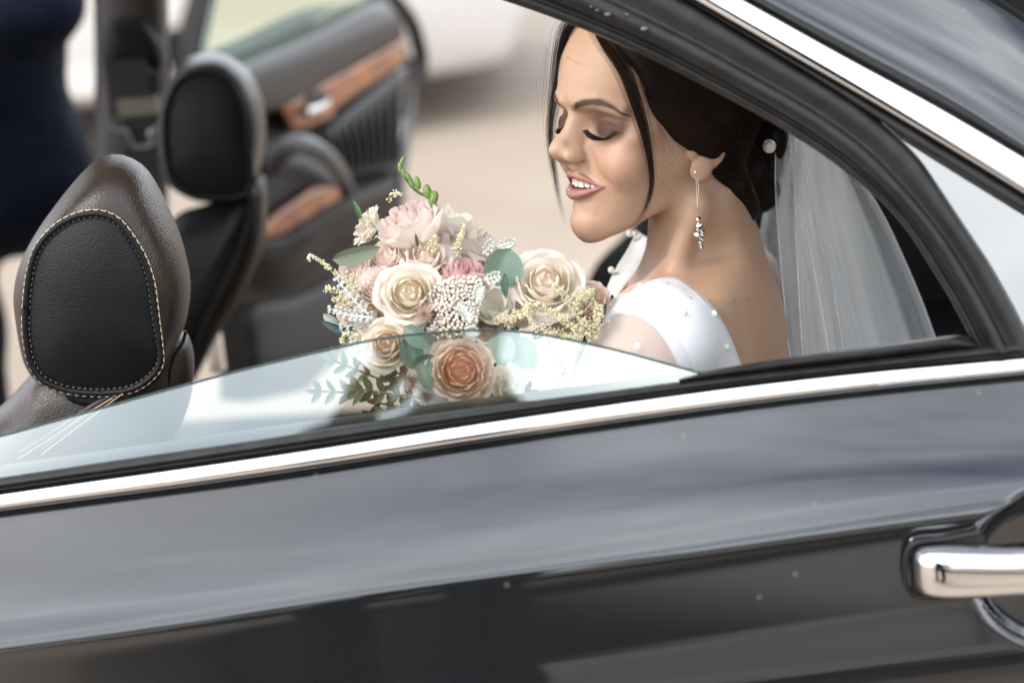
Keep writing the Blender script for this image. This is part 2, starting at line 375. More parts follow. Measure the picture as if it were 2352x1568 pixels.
def figure(joints, segs, material, parent, name='body', res=.014, k=.04, extra=None):
    """One continuous body grown from tapered limbs (joints: name -> point, segs: (a, b, ra, rb))."""
    J = {a: np.asarray(b, float) for a, b in joints.items()}
    lo = np.min([J[a] for a in J], 0) - .25; hi = np.max([J[a] for a in J], 0) + .25
    def fn(p):
        d = None
        for a, b, ra, rb in segs:
            e = sd_cap(p, J[a], J[b], ra, rb); d = e if d is None else smin(d, e, k)
        if extra is not None: d = extra(p, d, J)
        return d
    P, Fc = surface_nets(fn, *(np.arange(lo[i], hi[i], res) for i in range(3)))
    return obj(name, P, Fc, material, parent)

# ---- man in the navy suit, standing beyond the open front door
fx, fy = -1.11, 1.8
man = empty('person', (fx, fy, 0), 'person in a navy suit standing beyond the front headrests with one arm bent', 'person')
mJ = dict(hip=(-1.13, fy, .87), waist=(-1.06, fy, .92), chest=(-1.08, fy, 1.22), neck=(-1.12, fy, 1.42), shl=(-.95, fy - .02, 1.32), shr=(-1.32, fy, 1.32),
          ell=(-.925, fy - .04, .97), wrl=(-1.13, fy - .25, .93), elr=(-1.39, fy - .1, 1.03), wrr=(-1.22, fy - .3, 1.03),
          hl=(-1.14, fy, .82), hr=(-1.24, fy, .82), kl=(-1.15, fy - .02, .45), kr=(-1.30, fy - .02, .45), al=(-1.16, fy, .09), ar=(-1.33, fy, .09), jkl=(-1.035, fy + .02, .70), jkr=(-1.22, fy, .76))
figure(mJ, [('hip', 'waist', .13, .135), ('waist', 'chest', .135, .15), ('chest', 'neck', .17, .07), ('shl', 'shr', .085, .085), ('shl', 'ell', .072, .06), ('ell', 'wrl', .058, .045),
            ('shr', 'elr', .075, .062), ('elr', 'wrr', .06, .045), ('hl', 'kl', .085, .07), ('hr', 'kr', .085, .07), ('kl', 'al', .072, .055), ('kr', 'ar', .072, .055), ('waist', 'jkl', .125, .14), ('hip', 'jkr', .12, .12)],
       M['navy'], man, name='suit', res=.012,
       extra=lambda p, d, J: d + .007 * np.sin(p[:, 2] * 34 + p[:, 0] * 26 + 3 * np.sin(p[:, 1] * 9)) * np.clip((p[:, 2] - .7) * 3, 0, 1))
hd = MB().sphere((fx - .02, fy - .02, 1.60), .11, 20, 14, (.78, .92, 1.15)).tube([(fx - .02, fy, 1.40), (fx - .02, fy, 1.54)], .06, 14)
hd.build('head', M['skin2'], man); MB().sphere((fx - .02, fy + .01, 1.63), .115, 20, 14, (.8, .95, 1.1)).build('hair', M['hair2'], man)
def simple_hand(c, d, parent):
    mb = MB(); d = unit(d); s_ = unit(np.cross(d, (0, 0, 1))); c = np.asarray(c)
    mb.sphere(c + d * .04, .042, 10, 8, (.9, 1.0, .55), np.array([s_, d, np.cross(s_, d)]).T)
    for i, l in enumerate((.055, .065, .06, .048)):
        b = c + d * .065 + s_ * (.028 - i * .019); mb.tube([b, b + d * l * .5 + np.array([0, 0, -.004]), b + d * l + np.array([0, 0, -.02])], [.009, .0085, .006], 6)
    b = c + s_ * .03 + d * .02; mb.tube([b, b + s_ * .025 + d * .02, b + s_ * .03 + d * .05], [.011, .01, .007], 6)
    return mb.build('hand', M['skin2'], parent)
simple_hand(mJ['wrl'], (-.6, -.7, 0), man); simple_hand(mJ['wrr'], (.6, -.7, 0), man)
for s_ in (-1, 1): MB().sphere((-1.245 + .085 * s_, fy - .07, .055), .07, 12, 8, (.75, 2, .7)).build('shoe', M['black'], man)
# ------------------------------------------------------------------ what stands on the photographer's side (seen mirrored in paint, glass and chrome)
ppl = empty('person', (-.42, -1.62, 0), 'person in dark clothes holding a camera, mirrored in the sedan door', 'person')
pj = dict(hip=(.02, -1.97, .92), waist=(.02, -1.97, 1.08), chest=(.02, -1.95, 1.27), neck=(.02, -1.93, 1.42), shl=(-.17, -1.93, 1.36), shr=(.21, -1.93, 1.36), ell=(-.27, -1.80, 1.16), elr=(.31, -1.80, 1.16), wl=(-.09, -1.72, 1.36), wr=(.13, -1.72, 1.36),
          hl=(-.07, -1.97, .88), hr=(.11, -1.97, .88), kl=(-.10, -1.95, .48), kr=(.13, -1.95, .48), al=(-.11, -1.98, .08), ar=(.15, -1.98, .08))
for k_ in pj: pj[k_] = np.array(pj[k_]) + [-.44, .33, .09 if pj[k_][2] > 1.2 else .04]
OF = np.array([-.44, .33, .09])
figure(pj, [('hip', 'waist', .15, .14), ('waist', 'chest', .14, .16), ('chest', 'neck', .15, .07), ('shl', 'shr', .075, .075), ('shl', 'ell', .065, .052), ('ell', 'wl', .05, .036), ('shr', 'elr', .065, .052), ('elr', 'wr', .05, .036),
            ('hl', 'kl', .095, .07), ('hr', 'kr', .095, .07), ('kl', 'al', .068, .05), ('kr', 'ar', .068, .05)], M['black'], ppl, name='clothes', res=.014)
MB().sphere(OF + np.array((.02, -1.86, 1.56)), .105, 18, 12, (.8, .95, 1.15)).build('head', M['skin2'], ppl); MB().sphere(OF + np.array((.02, -1.89, 1.585)), .112, 18, 12, (.82, .95, 1.1)).build('hair', M['hair2'], ppl)
for s_ in (-1, 1): simple_hand(OF + np.array((-.09 if s_ < 0 else .13, -1.71, 1.37)), (-s_ * .5, .5, .4), ppl); MB().sphere((-.42 + .12 * s_, -1.60, .055), .07, 12, 8, (.75, 1.9, .7)).build('shoe', M['black'], ppl)
cb = empty('photo_camera', (-.42, -1.36, 1.55), 'black photo camera held up by the person facing the sedan', 'camera')
MB().box(OF + np.array((.02, -1.69, 1.53)), (.075, .04, .075)).build('camera_body', M['blackplastic'], cb, False); MB().tube([OF + np.array((.02, -1.67, 1.51)), OF + np.array((.02, -1.60, 1.51))], .036, 20).build('lens_barrel', M['blackplastic'], cb)
parked_car(-1.7, 2.8, -3.0, -1, M['greypaint'], 'beige parked car behind the photographer, mirrored low in the door', (-.8, 1.85))
M['tree'] = mat('tree_leaves', (.05, .085, .03), .8); M['bark'] = mat('bark', (.10, .075, .05), .9)
def tree(x, y, h, seed):
    r_ = np.random.default_rng(seed); t = empty('tree', (x, y, 0), '', 'tree')
    MB().tube([(x, y, 0), (x + .1, y, h * .3), (x, y + .1, h * .6)], [.22, .16, .08], 8).build('trunk', M['bark'], t); mb = MB()
    for i in range(700):
        d = unit(r_.normal(0, 1, 3)) * r_.uniform(.4, 1) ** .5 * np.array([h * .3, h * .3, h * .34]) + np.array([x, y, h * .64]); a = unit(r_.normal(0, 1, 3)); b = unit(np.cross(a, r_.normal(0, 1, 3))); s = r_.uniform(.2, .42)
        mb.add([d - a * s, d + b * s * .6, d + a * s, d - b * s * .6], [(0, 1, 2, 3)])
    mb.build('crown', M['tree'], t, False); return t
rowt = ['leftmost tree of the added dark row mirrored in the sedan', 'second tree from the left in the added dark row', 'third tree from the left in the added dark row', 'fourth tree from the left in the added dark row', 'middle tree of the added dark row mirrored in the sedan', 'fourth tree from the right in the added dark row', 'third tree from the right in the added dark row', 'second tree from the right in the added dark row', 'rightmost tree of the added dark row mirrored in the sedan']
for i, lb in enumerate(rowt):
    t_ = tree(-26 + i * 6.2 + (i % 3) * .7, -27 - (i * 7 % 4), 6.5 + (i * 5 % 4) * .7, i); t_['label'] = lb; t_['group'] = 'unseen trees added for dark reflections'  # unseen trees, added for the dark band they mirror in paint and chrome
bl = empty('building', (0, -62, 0), 'long pale low building behind the row of trees', 'building')
MB().box((0, -64, 4.0), (45, 4, 4.0)).build('wall', mat('pale_render', (.5, .44, .38), .9), bl, False); MB().box((0, -64, 8.2), (46, 4.6, .2)).build('roof', mat('red_roof', (.3, .12, .08), .8), bl, False)
for k in range(20): MB().box((-40 + k * 4.2, -59.95, 5.6), (.8, .05, .9)).build('window', M['carglass'], bl, False)
# ------------------------------------------------------------------ the dark sedan (everything on it is one thing)
car = empty('sedan_car', (-.2, .75, 0), 'dark grey sedan with chrome trim, its side window half lowered in front of the bride', 'car')
Pb0, Pb1 = hit(0, 1100, (0, 0, 0), (0, 1, 0)), hit(2352, 790, (0, 0, 0), (0, 1, 0))
bd = unit(Pb1 - Pb0)                                       # belt direction
TUM = radians(21)
_upv = unit(np.cross(bd, (0, -1, 0)));  _upv = _upv if _upv[2] > 0 else -_upv
gup = unit(_upv * cos(TUM) + np.array([0, 1.0, 0]) * sin(TUM))
GN = unit(np.cross(bd, gup)); GN = GN if GN[1] < 0 else -GN  # outward normal of the greenhouse side
def onG(px, py, h=0.0): return hit(px, py, Pb0 + GN * h, GN)
def onY(px, py, y): return hit(px, py, (0, y, 0), (0, 1, 0))
def cv(pts): return [(1102.5 + .5566 * a, .5566 * b) for a, b in pts]   # pixel pairs read off an enlarged crop
def loft_rows(keys, n, nrow, fn):
    """keys: list of (pixel curve, height). Returns a grid: rows interpolated smoothly between the key curves."""
    C = np.array([np.c_[spline(c, n), np.full(n, h)] for c, h in keys])          # k, n, 3
    out = []
    for j in range(n): out.append(spline(C[:, j], nrow))
    out = np.array(out)                                                         # n, nrow, 3
    return np.array([[fn(a, b, h) for a, b, h in r] for r in out]).transpose(1, 0, 2)
def shift(c, dx, dy): return [(a + dx, b + dy) for a, b in c]

# --- door skin
C0 = [(-500, 1252), (0, 1184), (600, 1104), (1200, 1011), (1800, 928), (2352, 869), (2900, 818)]
C1 = [(-500, 1556), (0, 1487), (400, 1432), (800, 1372), (1200, 1318), (1600, 1263), (2000, 1206), (2352, 1160), (2900, 1090)]
def mixc(a, b, t, n=12):
    A, B = spline(a, n), spline(b, n); return [tuple(p) for p in A * (1 - t) + B * t]
keys = [(shift(C0, 0, -14), .003), (C0, -.004), (mixc(C0, C1, .06), -.0085), (mixc(C0, C1, .3), -.0250), (mixc(C0, C1, .55), -.0412), (mixc(C0, C1, .78), -.0548), (mixc(C0, C1, .93), -.0628),
        (shift(C1, 0, -12), -.0645), (shift(C1, 0, -3), -.0664), (shift(C1, 0, 5), -.0673), (shift(C1, 0, 14), -.0678), (shift(C1, 0, 60), -.0694), (shift(C1, 0, 200), -.0755), (shift(C1, 0, 450), -.0872), (shift(C1, 0, 900), -.092), (shift(C1, 0, 1300), -.080)]
HC = onY(2455, 1296, -.068)
def doorpt(a, b, h):
    p = onY(a, b, h)
    r = math.hypot((p[0] - HC[0]) / .073, (p[2] - HC[2]) / .062)
    if r < 1.25:
        t = min(1, max(0, (1.08 - r) / .22)); t = t * t * (3 - 2 * t)
        p = p + np.array([0, .006 * t + .026 * max(0, 1 - r * r), 0])
    return p
G = loft_rows(keys, 300, 430, doorpt)
MB().grid(G).build('door_skin', M['paint'], car)

# --- chrome belt moulding and the rubbers around it
CT = [(-500, 1205), (0, 1130), (600, 1045), (1200, 953), (1800, 872), (2352, 818), (2900, 768)]
CB = [(-500, 1244), (0, 1176), (600, 1096), (1200, 1004), (1800, 921), (2352, 862), (2900, 811)]
fy_ = lambda a, b, h: onY(a, b, h)
MB().grid(loft_rows([(CT, .004), (mixc(CT, CB, .06), -.004), (mixc(CT, CB, .3), -.0085), (mixc(CT, CB, .55), -.0122), (mixc(CT, CB, .75), -.0122), (mixc(CT, CB, .9), -.0098), (CB, -.004), (shift(CB, 0, 4), .004)], 60, 26, fy_)).build('chrome_belt_moulding', M['chrome'], car)
MB().grid(loft_rows([(CB, -.001), (shift(CB, 0, 4), -.005), (shift(CB, 0, 8), .001)], 60, 8, fy_)).build('belt_gasket', M['rubber'], car)
BT = [(-500, 1170), (0, 1097), (250, 1060), (600, 1010), (820, 975), (1060, 942), (1200, 924), (1400, 899), (1650, 867), (2000, 828), (2352, 786), (2900, 730)]
MB().grid(loft_rows([(shift(BT, 0, 3), .012), (shift(BT, 0, -2), .006), (mixc(BT, CT, .15), .0), (mixc(BT, CT, .5), -.004), (mixc(BT, CT, .62), .0005), (mixc(BT, CT, .8), -.003), (CT, .003)], 60, 26, fy_)).build('outer_belt_seal', M['rubber'], car)
IT = [(1560, 868), (1640, 848), (1810, 820), (2000, 795), (2180, 771), (2232, 776), (2244, 792)]
IB = [(1560, 880), (1650, 870), (1800, 853), (2000, 830), (2150, 812), (2200, 806), (2250, 800)]
MB().grid(loft_rows([(IB, .02), (mixc(IT, IB, .8), .004), (mixc(IT, IB, .4), .0), (mixc(IT, IB, .15), .006), (IT, .018), (shift(IT, 0, 4), .05)], 50, 20, fy_)).build('inner_belt_seal', M['rubber'], car)
# --- inner door top with the trim seen through the glass
IC = [(-500, 1140), (0, 1070), (600, 985), (820, 955), (1060, 922), (1400, 880), (1700, 845), (2000, 815), (2352, 775)]
g = loft_rows([(shift(IC, 0, 60), .028), (shift(IC, 0, 6), .028), (IC, .034), (shift(IC, 0, -4), .055), (shift(IC, 0, -2), .09), (shift(IC, 0, 60), .10)], 50, 14, lambda a, b, h: onY(a, b + 0, h))
MB().grid(g).build('inner_door_sill', mat('olive_brown_trim', (.10, .085, .065), .6), car)

# --- half lowered window pane
GT = [(-500, 1105), (-200, 1050), (0, 1001), (200, 946), (480, 869), (700, 815), (870, 778), (1000, 763), (1130, 757.5), (1240, 767), (1400, 800), (1550, 840), (1665, 872)]
GB = [(-500, 1178), (-200, 1135), (0, 1103), (200, 1073), (480, 1030), (700, 998), (870, 972), (1000, 955), (1130, 938), (1240, 924), (1400, 905), (1550, 885), (1667, 874)]
def glass_mat(name, tint, gloss, col_=(.93, 1.0, .965)):
    m = bpy.data.materials.new(name); m.use_nodes = True; nt = m.node_tree; nt.nodes.clear()
    o = nt.nodes.new('ShaderNodeOutputMaterial'); a = nt.nodes.new('ShaderNodeBsdfTransparent'); a.inputs[0].default_value = (*tint, 1)
    b = nt.nodes.new('ShaderNodeBsdfGlossy'); b.inputs['Color'].default_value = (*col_, 1); b.inputs['Roughness'].default_value = .015
    x = nt.nodes.new('ShaderNodeMixShader'); lw = nt.nodes.new('ShaderNodeFresnel'); lw.inputs[0].default_value = 1.5
    ad = nt.nodes.new('ShaderNodeMath'); ad.operation = 'ADD'; ad.inputs[1].default_value = gloss; ad.use_clamp = True
    nt.links.new(lw.outputs[0], ad.inputs[0]); nt.links.new(ad.outputs[0], x.inputs[0])
    nt.links.new(a.outputs[0], x.inputs[1]); nt.links.new(b.outputs[0], x.inputs[2]); nt.links.new(x.outputs[0], o.inputs[0]); return m
M['glass'] = glass_mat('coated_window_glass', (.88, .95, .91), .23, (.93, .985, .92))
M['glassedge'] = mat('cut_glass_edge', (.03, .05, .045), .2)
gg = loft_rows([(GT, -.004), (GB, -.004)], 120, 6, lambda a, b, h: onG(a, b, h))
pane = MB().grid(gg).build('window_glass', M['glass'], car)
ed = [onG(a, b, -.004) for a, b in spline(GT, 160)]
MB().tube(ed, .0011, 5).build('glass_edge', M['glassedge'], pane)

# --- upper frame : door seal, black band, chrome strip, roof side
SI = cv([(-400, -150), (-250, -105), (-60, -45), (100, 5), (300, 75), (500, 153), (700, 242), (900, 345), (1100, 450), (1250, 535), (1400, 630), (1520, 720), (1620, 800), (1700, 880), (1780, 980), (1850, 1090), (1930, 1220), (1990, 1330), (2050, 1450)])
SO = cv([(280, -330), (400, -260), (520, -190), (650, -115), (850, 2), (1100, 152), (1250, 245), (1400, 335), (1550, 430), (1680, 530), (1800, 645), (1900, 785), (2000, 935), (2100, 1085), (2180, 1225), (2240, 1340), (2300, 1460)])
MB().grid(loft_rows([(SI, -.045), (mixc(SI, SO, .015, 40), -.018), (mixc(SI, SO, .10, 40), -.010), (mixc(SI, SO, .20, 40), -.012), (mixc(SI, SO, .25, 40), -.004), (mixc(SI, SO, .38, 40), .004), (mixc(SI, SO, .50, 40), .003),
                     (mixc(SI, SO, .56, 40), -.004), (mixc(SI, SO, .66, 40), -.003), (mixc(SI, SO, .80, 40), .0005), (mixc(SI, SO, .93, 40), .0), (SO, -.006), (mixc(SI, SO, 1.02, 40), -.015)], 110, 60, lambda a, b, h: onG(a, b, h))).build('window_frame_seal', M['rubber'], car)
BL = cv([(150, -400), (330, -300), (560, -165), (850, 0), (1100, 150), (1400, 335), (1680, 520), (2000, 722), (2245, 872), (2500, 1030)])
CL = cv([(250, -360), (420, -260), (600, -155), (870, 0), (1200, 190), (1600, 420), (2000, 660), (2245, 810), (2500, 970)])
CH = cv([(520, -320), (700, -220), (850, -140), (1110, 0), (1500, 215), (1900, 430), (2245, 630), (2500, 780)])
GU = cv([(580, -330), (760, -230), (920, -140), (1175, 0), (1560, 205), (1950, 415), (2245, 600), (2500, 750)])
fg = lambda a, b, h: onG(a, b, h)
MB().grid(loft_rows([(BL, -.012), (mixc(BL, CL, .1, 30), .0), (mixc(BL, CL, .7, 30), .001), (CL, -.006)], 60, 12, fg)).build('frame_gasket', M['rubber'], car)
MB().grid(loft_rows([(CL, -.006), (mixc(CL, CH, .04, 30), .004), (mixc(CL, CH, .2, 30), .0075), (mixc(CL, CH, .55, 30), .0085), (mixc(CL, CH, .85, 30), .006), (CH, -.004)], 60, 24, fg)).build('chrome_roof_moulding', M['chrome'], car)
MB().grid(loft_rows([(CH, -.006), (mixc(CH, GU, .4, 30), .001), (GU, -.008)], 60, 8, fg)).build('roof_gasket', M['rubber'], car)
# roof side and C-pillar skin, rolling over towards the roof
nrm = unit(np.array([gup[0] * .4, .86, .5]))
def roofpt(a, b, h):
    p = onG(a, b, -.004); return p
base = spline(GU, 60); rows = []
pix0 = [onG(a, b, -.010) for a, b in base]
side = unit(np.cross(GN, unit(np.array(pix0[-1]) - pix0[0]))); side = side if side[2] > 0 else -side
s_ = 0; cur = [np.array(p) for p in pix0]; rows.append(cur)
for k in range(46):
    ang = radians(4 + 62 * min(1, (k / 46) ** .8)); stp = .0016 * (1.07 ** k) if k < 40 else .025
    dirv = side * cos(ang) - GN * sin(ang)
    cur = [q + dirv * stp for q in cur]; rows.append(cur)
MB().grid(np.array(rows)).build('roof_skin', M['paint'], car)
# quarter glass
QL = cv([(1660, 515), (1800, 645), (1900, 785), (2000, 935), (2100, 1085), (2180, 1225), (2300, 1460)])
QB = cv([(1662, 512), (1800, 595), (1950, 690), (2100, 785), (2245, 872), (2400, 968), (2560, 1070)])
M['qglass'] = glass_mat('quarter_glass', (.5, .52, .5), .17, (1, .98, .95))
MB().grid(loft_rows([(QL, -.012), (QB, -.012)], 40, 10, fg)).build('quarter_glass', M['qglass'], car)

# water drops and scuffs on the seal
dm = mat('water_drop', (.05, .05, .05), .03, spec=1)
for (a, b, r) in [(1396, 34, .0022), (1440, 34, .0013), (1480, 67, .0026), (1372, 24, .0012), (1358, 16, .001)]:
    MB().sphere(onG(a, b, .005), r, 10, 6, (1.3, 1, .8)).build('water_drop', dm, car)

# --- door handle
hk = []
def hrow(px, cy, hh, proud, sy=1.0):
    """closed ring of the handle bar at one station"""
    c = onY(px, cy, -.079); q = onY(px, cy - hh, -.079); r = abs(q[2] - c[2]); ring = []
    for k in range(32):
        a = 2 * pi * k / 32; ca, sa = cos(a), sin(a); e = .55
        z = r * math.copysign(abs(sa) ** e, sa); y = math.copysign(abs(ca) ** .8, ca)
        ring.append((c[0], c[1] - proud * .5 + proud * .5 * -y * 1.0, c[2] + z))
    return ring
st = [(2093, 1311, 2, .006), (2093.5, 1311, 22, .012), (2096, 1311, 36, .017), (2102, 1310, 47, .022), (2114, 1309, 54, .0265), (2135, 1308, 57, .0295), (2170, 1307, 58, .032), (2215, 1304, 57, .034), (2262, 1301, 54, .036), (2352, 1293, 52, .040), (2450, 1285, 52, .042), (2600, 1272, 54, .040), (2800, 1258, 56, .03)]
R_ = [hrow(a, b - 15, c * .93, d) for a, b, c, d in st]; hm = MB().grid(np.array(R_), closev=True); hm.f.append(tuple(range(32)))
hnd = hm.build('door_handle', M['chrome'], car); smoothmesh(hnd, 1)
# gasket around the end of the handle
c_ = [onY(a, b, -.0790) for a, b in spline([(2250, 1222), (2180, 1236), (2115, 1243), (2088, 1258), (2079, 1300), (2083, 1345), (2098, 1366), (2130, 1371), (2190, 1369), (2258, 1366)], 60)]
MB().tube(c_, .0022, 6).build('handle_gasket', M['rubber'], hnd)
pd_ = MB(); F_ = [onY(a, b, -.0790) for a, b in [(2092, 1262), (2260, 1228), (2262, 1362), (2098, 1362)]]
pd_.add(F_, [(0, 1, 2, 3)]).build('handle_base', M['rubber'], hnd)

# --- interior shell : roof, far pillar, far rear quarter, floor, tunnel
M['liner'] = mat('headliner', (.10, .09, .08), .9)
MB().box((-.45, .78, 1.335), (1.2, .52, .012)).build('roof', M['paint'], car, False)
MB().box((-.45, .78, 1.312), (1.19, .51, .008)).build('headliner', M['liner'], car, False)
MB().box((-.5, .75, .2), (1.6, .70, .02)).build('floor', M['trimdark'], car, False)
MB().box((-.9, .75, .36), (.75, .12, .13)).build('centre_tunnel', M['trimdark'], car, False)
MB().box((-.4, 1.42, .28), (1.5, .06, .09)).build('far_door_sill', M['trimdark'], car, False)
# far rear quarter (dark trim behind the open rear doorway)
QE = [(1290, 1000), (1320, 850), (1340, 700), (1352, 640), (1378, 595), (1440, 535), (1520, 440), (1640, 330), (1800, 210), (2000, 90)]
E0 = [onY(a, b, 1.42) for a, b in spline(QE, 40)]
g = [E0, [p + np.array([.03, -.03, 0]) for p in E0], [p + np.array([.2, -.06, 0]) for p in E0], [p + np.array([1.6, -.06, 0]) for p in E0]]
MB().grid(np.array(g)).build('far_quarter_trim', M['leather2'], car)
MB().box((.62, .75, .75), (.05, .66, .33), Matrix.Rotation(radians(14), 3, 'Y')).build('rear_seat_back', M['leather2'], car, False)
MB().box((.28, .75, .42), (.32, .66, .1)).build('rear_seat_cushion', M['leather2'], car, False)
MB().box((1.0, .75, .98), (.3, .66, .015)).build('parcel_shelf', M['trimdark'], car, False)
MB().box((1.05, .75, 1.25), (.02, .62, .27)).build('rear_bulkhead', M['trimdark'], car, False)
MB().box((-1.65, .75, .55), (.1, .68, .3)).build('dashboard', M['trimdark'], car, False)

# --- far B-pillar with its belt guide
def pil(a, b, y): return onY(a, b, y)
prow = []
for (xl, xr, yy) in [(214, 384, -80), (220, 386, 100), (219, 388, 250), (214, 384, 400), (205, 386, 560), (195, 390, 760), (185, 395, 960)]:
    q = [(xl - 2, 1.47), (xl, 1.37), (xl + 18, 1.345), ((xl + xr) / 2, 1.33), (xr - 18, 1.345), (xr, 1.37), (xr + 2, 1.47)]
    prow.append([onY(a, yy, y) for a, y in q])
pg = np.array(prow); pillar = smoothmesh(MB().grid(pg).build('pillar', mat('dark_brown_pillar_trim', (.045, .034, .03), .5), car), 2)
# guide cover : rounded housing
def pad(pts, y, thick, n=60, name='pad', mt=None, parent=None, infl=1.0, rows_=8):
    """domed pad whose outline is given in pixels on the plane Y=y, bulging towards the camera"""
    P = spline(pts, n, closed=True); c = P.mean(0); R = []
    for k in range(rows_ + 1):
        t = k / rows_; s_ = cos(t * pi / 2) ** .55 if k < rows_ else 0.0; hgt = thick * sin(t * pi / 2) ** infl
        R.append([onY(*(c + (p - c) * s_), y - hgt) for p in P])
    return MB().grid(np.array(R), closev=True).build(name, mt, parent)
pad([(248, 50), (285, 40), (330, 44), (352, 70), (372, 105), (374, 150), (350, 158), (250, 158), (236, 120), (240, 80)], 1.345, .03, name='belt_guide_cover', mt=M['trimdark'], parent=pillar)
MB().box(onY(300, 200, 1.325), (.03, .012, .04)).build('belt_slot', M['blackplastic'], pillar, False)
b1 = [onY(a, b, 1.31) for a, b in spline([(258, 280), (262, 300), (290, 300), (303, 330), (303, 335), (345, 335), (345, 310), (350, 300), (362, 295)], 40)]
MB().tube(b1, .004, 8).build('belt_buckle_loop', mat('dull_steel', (.35, .36, .38), .3, 1), pillar)
MB().box(onY(318, 243, 1.32), (.028, .008, .012)).build('belt_height_adjuster', mat('brass_label', (.25, .22, .15), .5), pillar, False)
strap = [onY(a, b, 1.318) for a, b in ((320, 170), (322, 300), (326, 480), (330, 700))]
mbs = MB(); L_ = [p + np.array([-.022, 0, 0]) for p in strap]; R2 = [p + np.array([.022, 0, 0]) for p in strap]; mbs.grid(np.array([L_, R2])).build('seat_belt', M['blackplastic'], pillar)
# ------------------------------------------------------------------ front seats
M['taupe'] = mat('taupe_leather', (.036, .024, .015), .38, bump=('vor', 520, .45, .0008), noise=(26, .8), c2=(.020, .014, .010))
def polar(P, c, n=96):
    P = spline(P, 400, closed=True) - c; a = np.arctan2(P[:, 1], P[:, 0]); o = np.argsort(a); a = a[o]; r = np.hypot(P[:, 0], P[:, 1])[o]
    th = np.linspace(-pi, pi, n + 1)[:-1]; return th, np.interp(th, np.r_[a - 2 * pi, a, a + 2 * pi], np.r_[r, r, r])
def head_restraint(panel, outer, y0, wdt, name, rim, fine=True):
    c = np.mean(spline(panel, 60, closed=True), 0); th, rp = polar(panel, c); _, ro = polar(outer, c); ro = np.maximum(ro, rp + 4)
    D_ = np.stack([np.cos(th), np.sin(th)], 1)
    row = lambda r, y: np.array([onY(*(c + D_[k] * r[k]), y) for k in range(len(th))])
    pan = [row(rp * s, y0 - .016 * (1 - s ** 2.4)) for s in (0.002, .15, .3, .45, .6, .75, .87, .95, .99)] + [row(rp * 1.0, y0 + .006)]
    shell = [row(rp * .985, y0 + .010), row(rp * 1.0 + 3, y0 - .001)]
    for w in np.linspace(.06, 1, 10): shell.append(row(rp + (ro - rp) * sin(w * pi / 2), y0 + wdt * .42 * (1 - cos(w * pi / 2))))
    for w in np.linspace(.1, 1, 10): shell.append(row(ro * cos(w * pi / 2) ** .5 if w < 1 else ro * .01, y0 + wdt * .42 + wdt * .58 * sin(w * pi / 2)))
    hr = MB().grid(np.array(shell), closev=True).build(name, rim, car)
    MB().grid(np.array(pan), closev=True).build('side_panel', M['leather2'], hr)
    pp = row(rp + 1, y0 - .002); MB().tube(np.vstack([pp, pp[:2]]), .0032 if fine else .004, 8, cap=False).build('piping', M['leather2'], hr)
    if fine:
        for off, lnn, nm in ((9, .6, 'stitch'), (-8, .35, 'stitch')):
            q = row(rp + off, y0 - .0035 + (.0 if off > 0 else .0005)); q = np.vstack([q, q[:1]]); s = np.r_[0, np.cumsum(np.linalg.norm(np.diff(q, axis=0), axis=1))]; mb = MB(); L = .0068 if off > 0 else .0052
            for t in np.arange(0, s[-1] - L, L):
                f_ = lambda v: np.array([np.interp(v, s, q[:, k]) for k in range(3)]); a_, b_ = f_(t), f_(t + L * lnn * 1.25)
                mb.tube([a_ + [0, .001, 0], (a_ + b_) / 2 - [0, .0006, 0], b_ + [0, .001, 0]], 00.00052 if off > 0 else .0004, 5)
            mb.build('stitching', M['thread'] if off > 0 else mat('dull_thread', (.20, .17, .14), .8), hr)['kind'] = 'stuff'
    return hr
def c5(pts): return [(a * .4921, 330.75 + .4921 * b) for a, b in pts]
def c4(pts): return [(a * .328125, b * .328125) for a, b in pts]
h1 = head_restraint(c5([(440, 325), (370, 335), (290, 370), (220, 430), (170, 500), (140, 600), (125, 720), (120, 850), (130, 950), (150, 1030), (200, 1100), (290, 1140), (400, 1158), (520, 1158), (620, 1140), (700, 1090), (748, 1020), (745, 940), (725, 800), (705, 650), (670, 540), (620, 450), (560, 370), (500, 335)]),
                    c5([(520, 48), (600, 60), (680, 110), (740, 200), (800, 320), (850, 450), (885, 600), (888, 700), (870, 820), (830, 930), (790, 1040), (720, 1130), (620, 1170), (500, 1190), (400, 1188), (290, 1165), (180, 1120), (120, 1040), (95, 960), (75, 850), (62, 720), (80, 600), (120, 500), (190, 380), (270, 270), (350, 170), (440, 80)]),
                    .20, .26, 'head_restraint', M['taupe'])
h2 = head_restraint(c4([(1400, 510), (1300, 540), (1220, 620), (1170, 750), (1155, 900), (1165, 1080), (1200, 1230), (1280, 1320), (1400, 1370), (1550, 1385), (1680, 1370), (1750, 1310), (1755, 1200), (1740, 1050), (1720, 850), (1680, 700), (1600, 570), (1500, 515)]),
                    c4([(1470, 365), (1380, 380), (1280, 430), (1200, 540), (1140, 660), (1110, 800), (1095, 950), (1110, 1100), (1150, 1250), (1230, 1340), (1380, 1410), (1560, 1415), (1700, 1390), (1800, 1230), (1845, 1080), (1860, 900), (1840, 700), (1770, 530), (1690, 450), (1580, 385)]),
                    .93, .26, 'head_restraint', M['taupe'], fine=False)
seat1 = pad(c5([(840, 860), (880, 890), (905, 980), (905, 1080), (880, 1220), (800, 1400), (600, 1750), (0, 2300), (-700, 2300), (-500, 1700), (-200, 1380), (0, 1225), (130, 1090), (200, 1010), (420, 950), (680, 900)]), .33, .105, 90, 'front_seat', M['taupe'], car, .7)
MB().tube([onY(*p, .223) for p in spline(c5([(868, 872), (850, 930), (812, 990), (793, 1060), (790, 1150)]), 20)], .0016, 6).build('seam', M['leather2'], seat1)
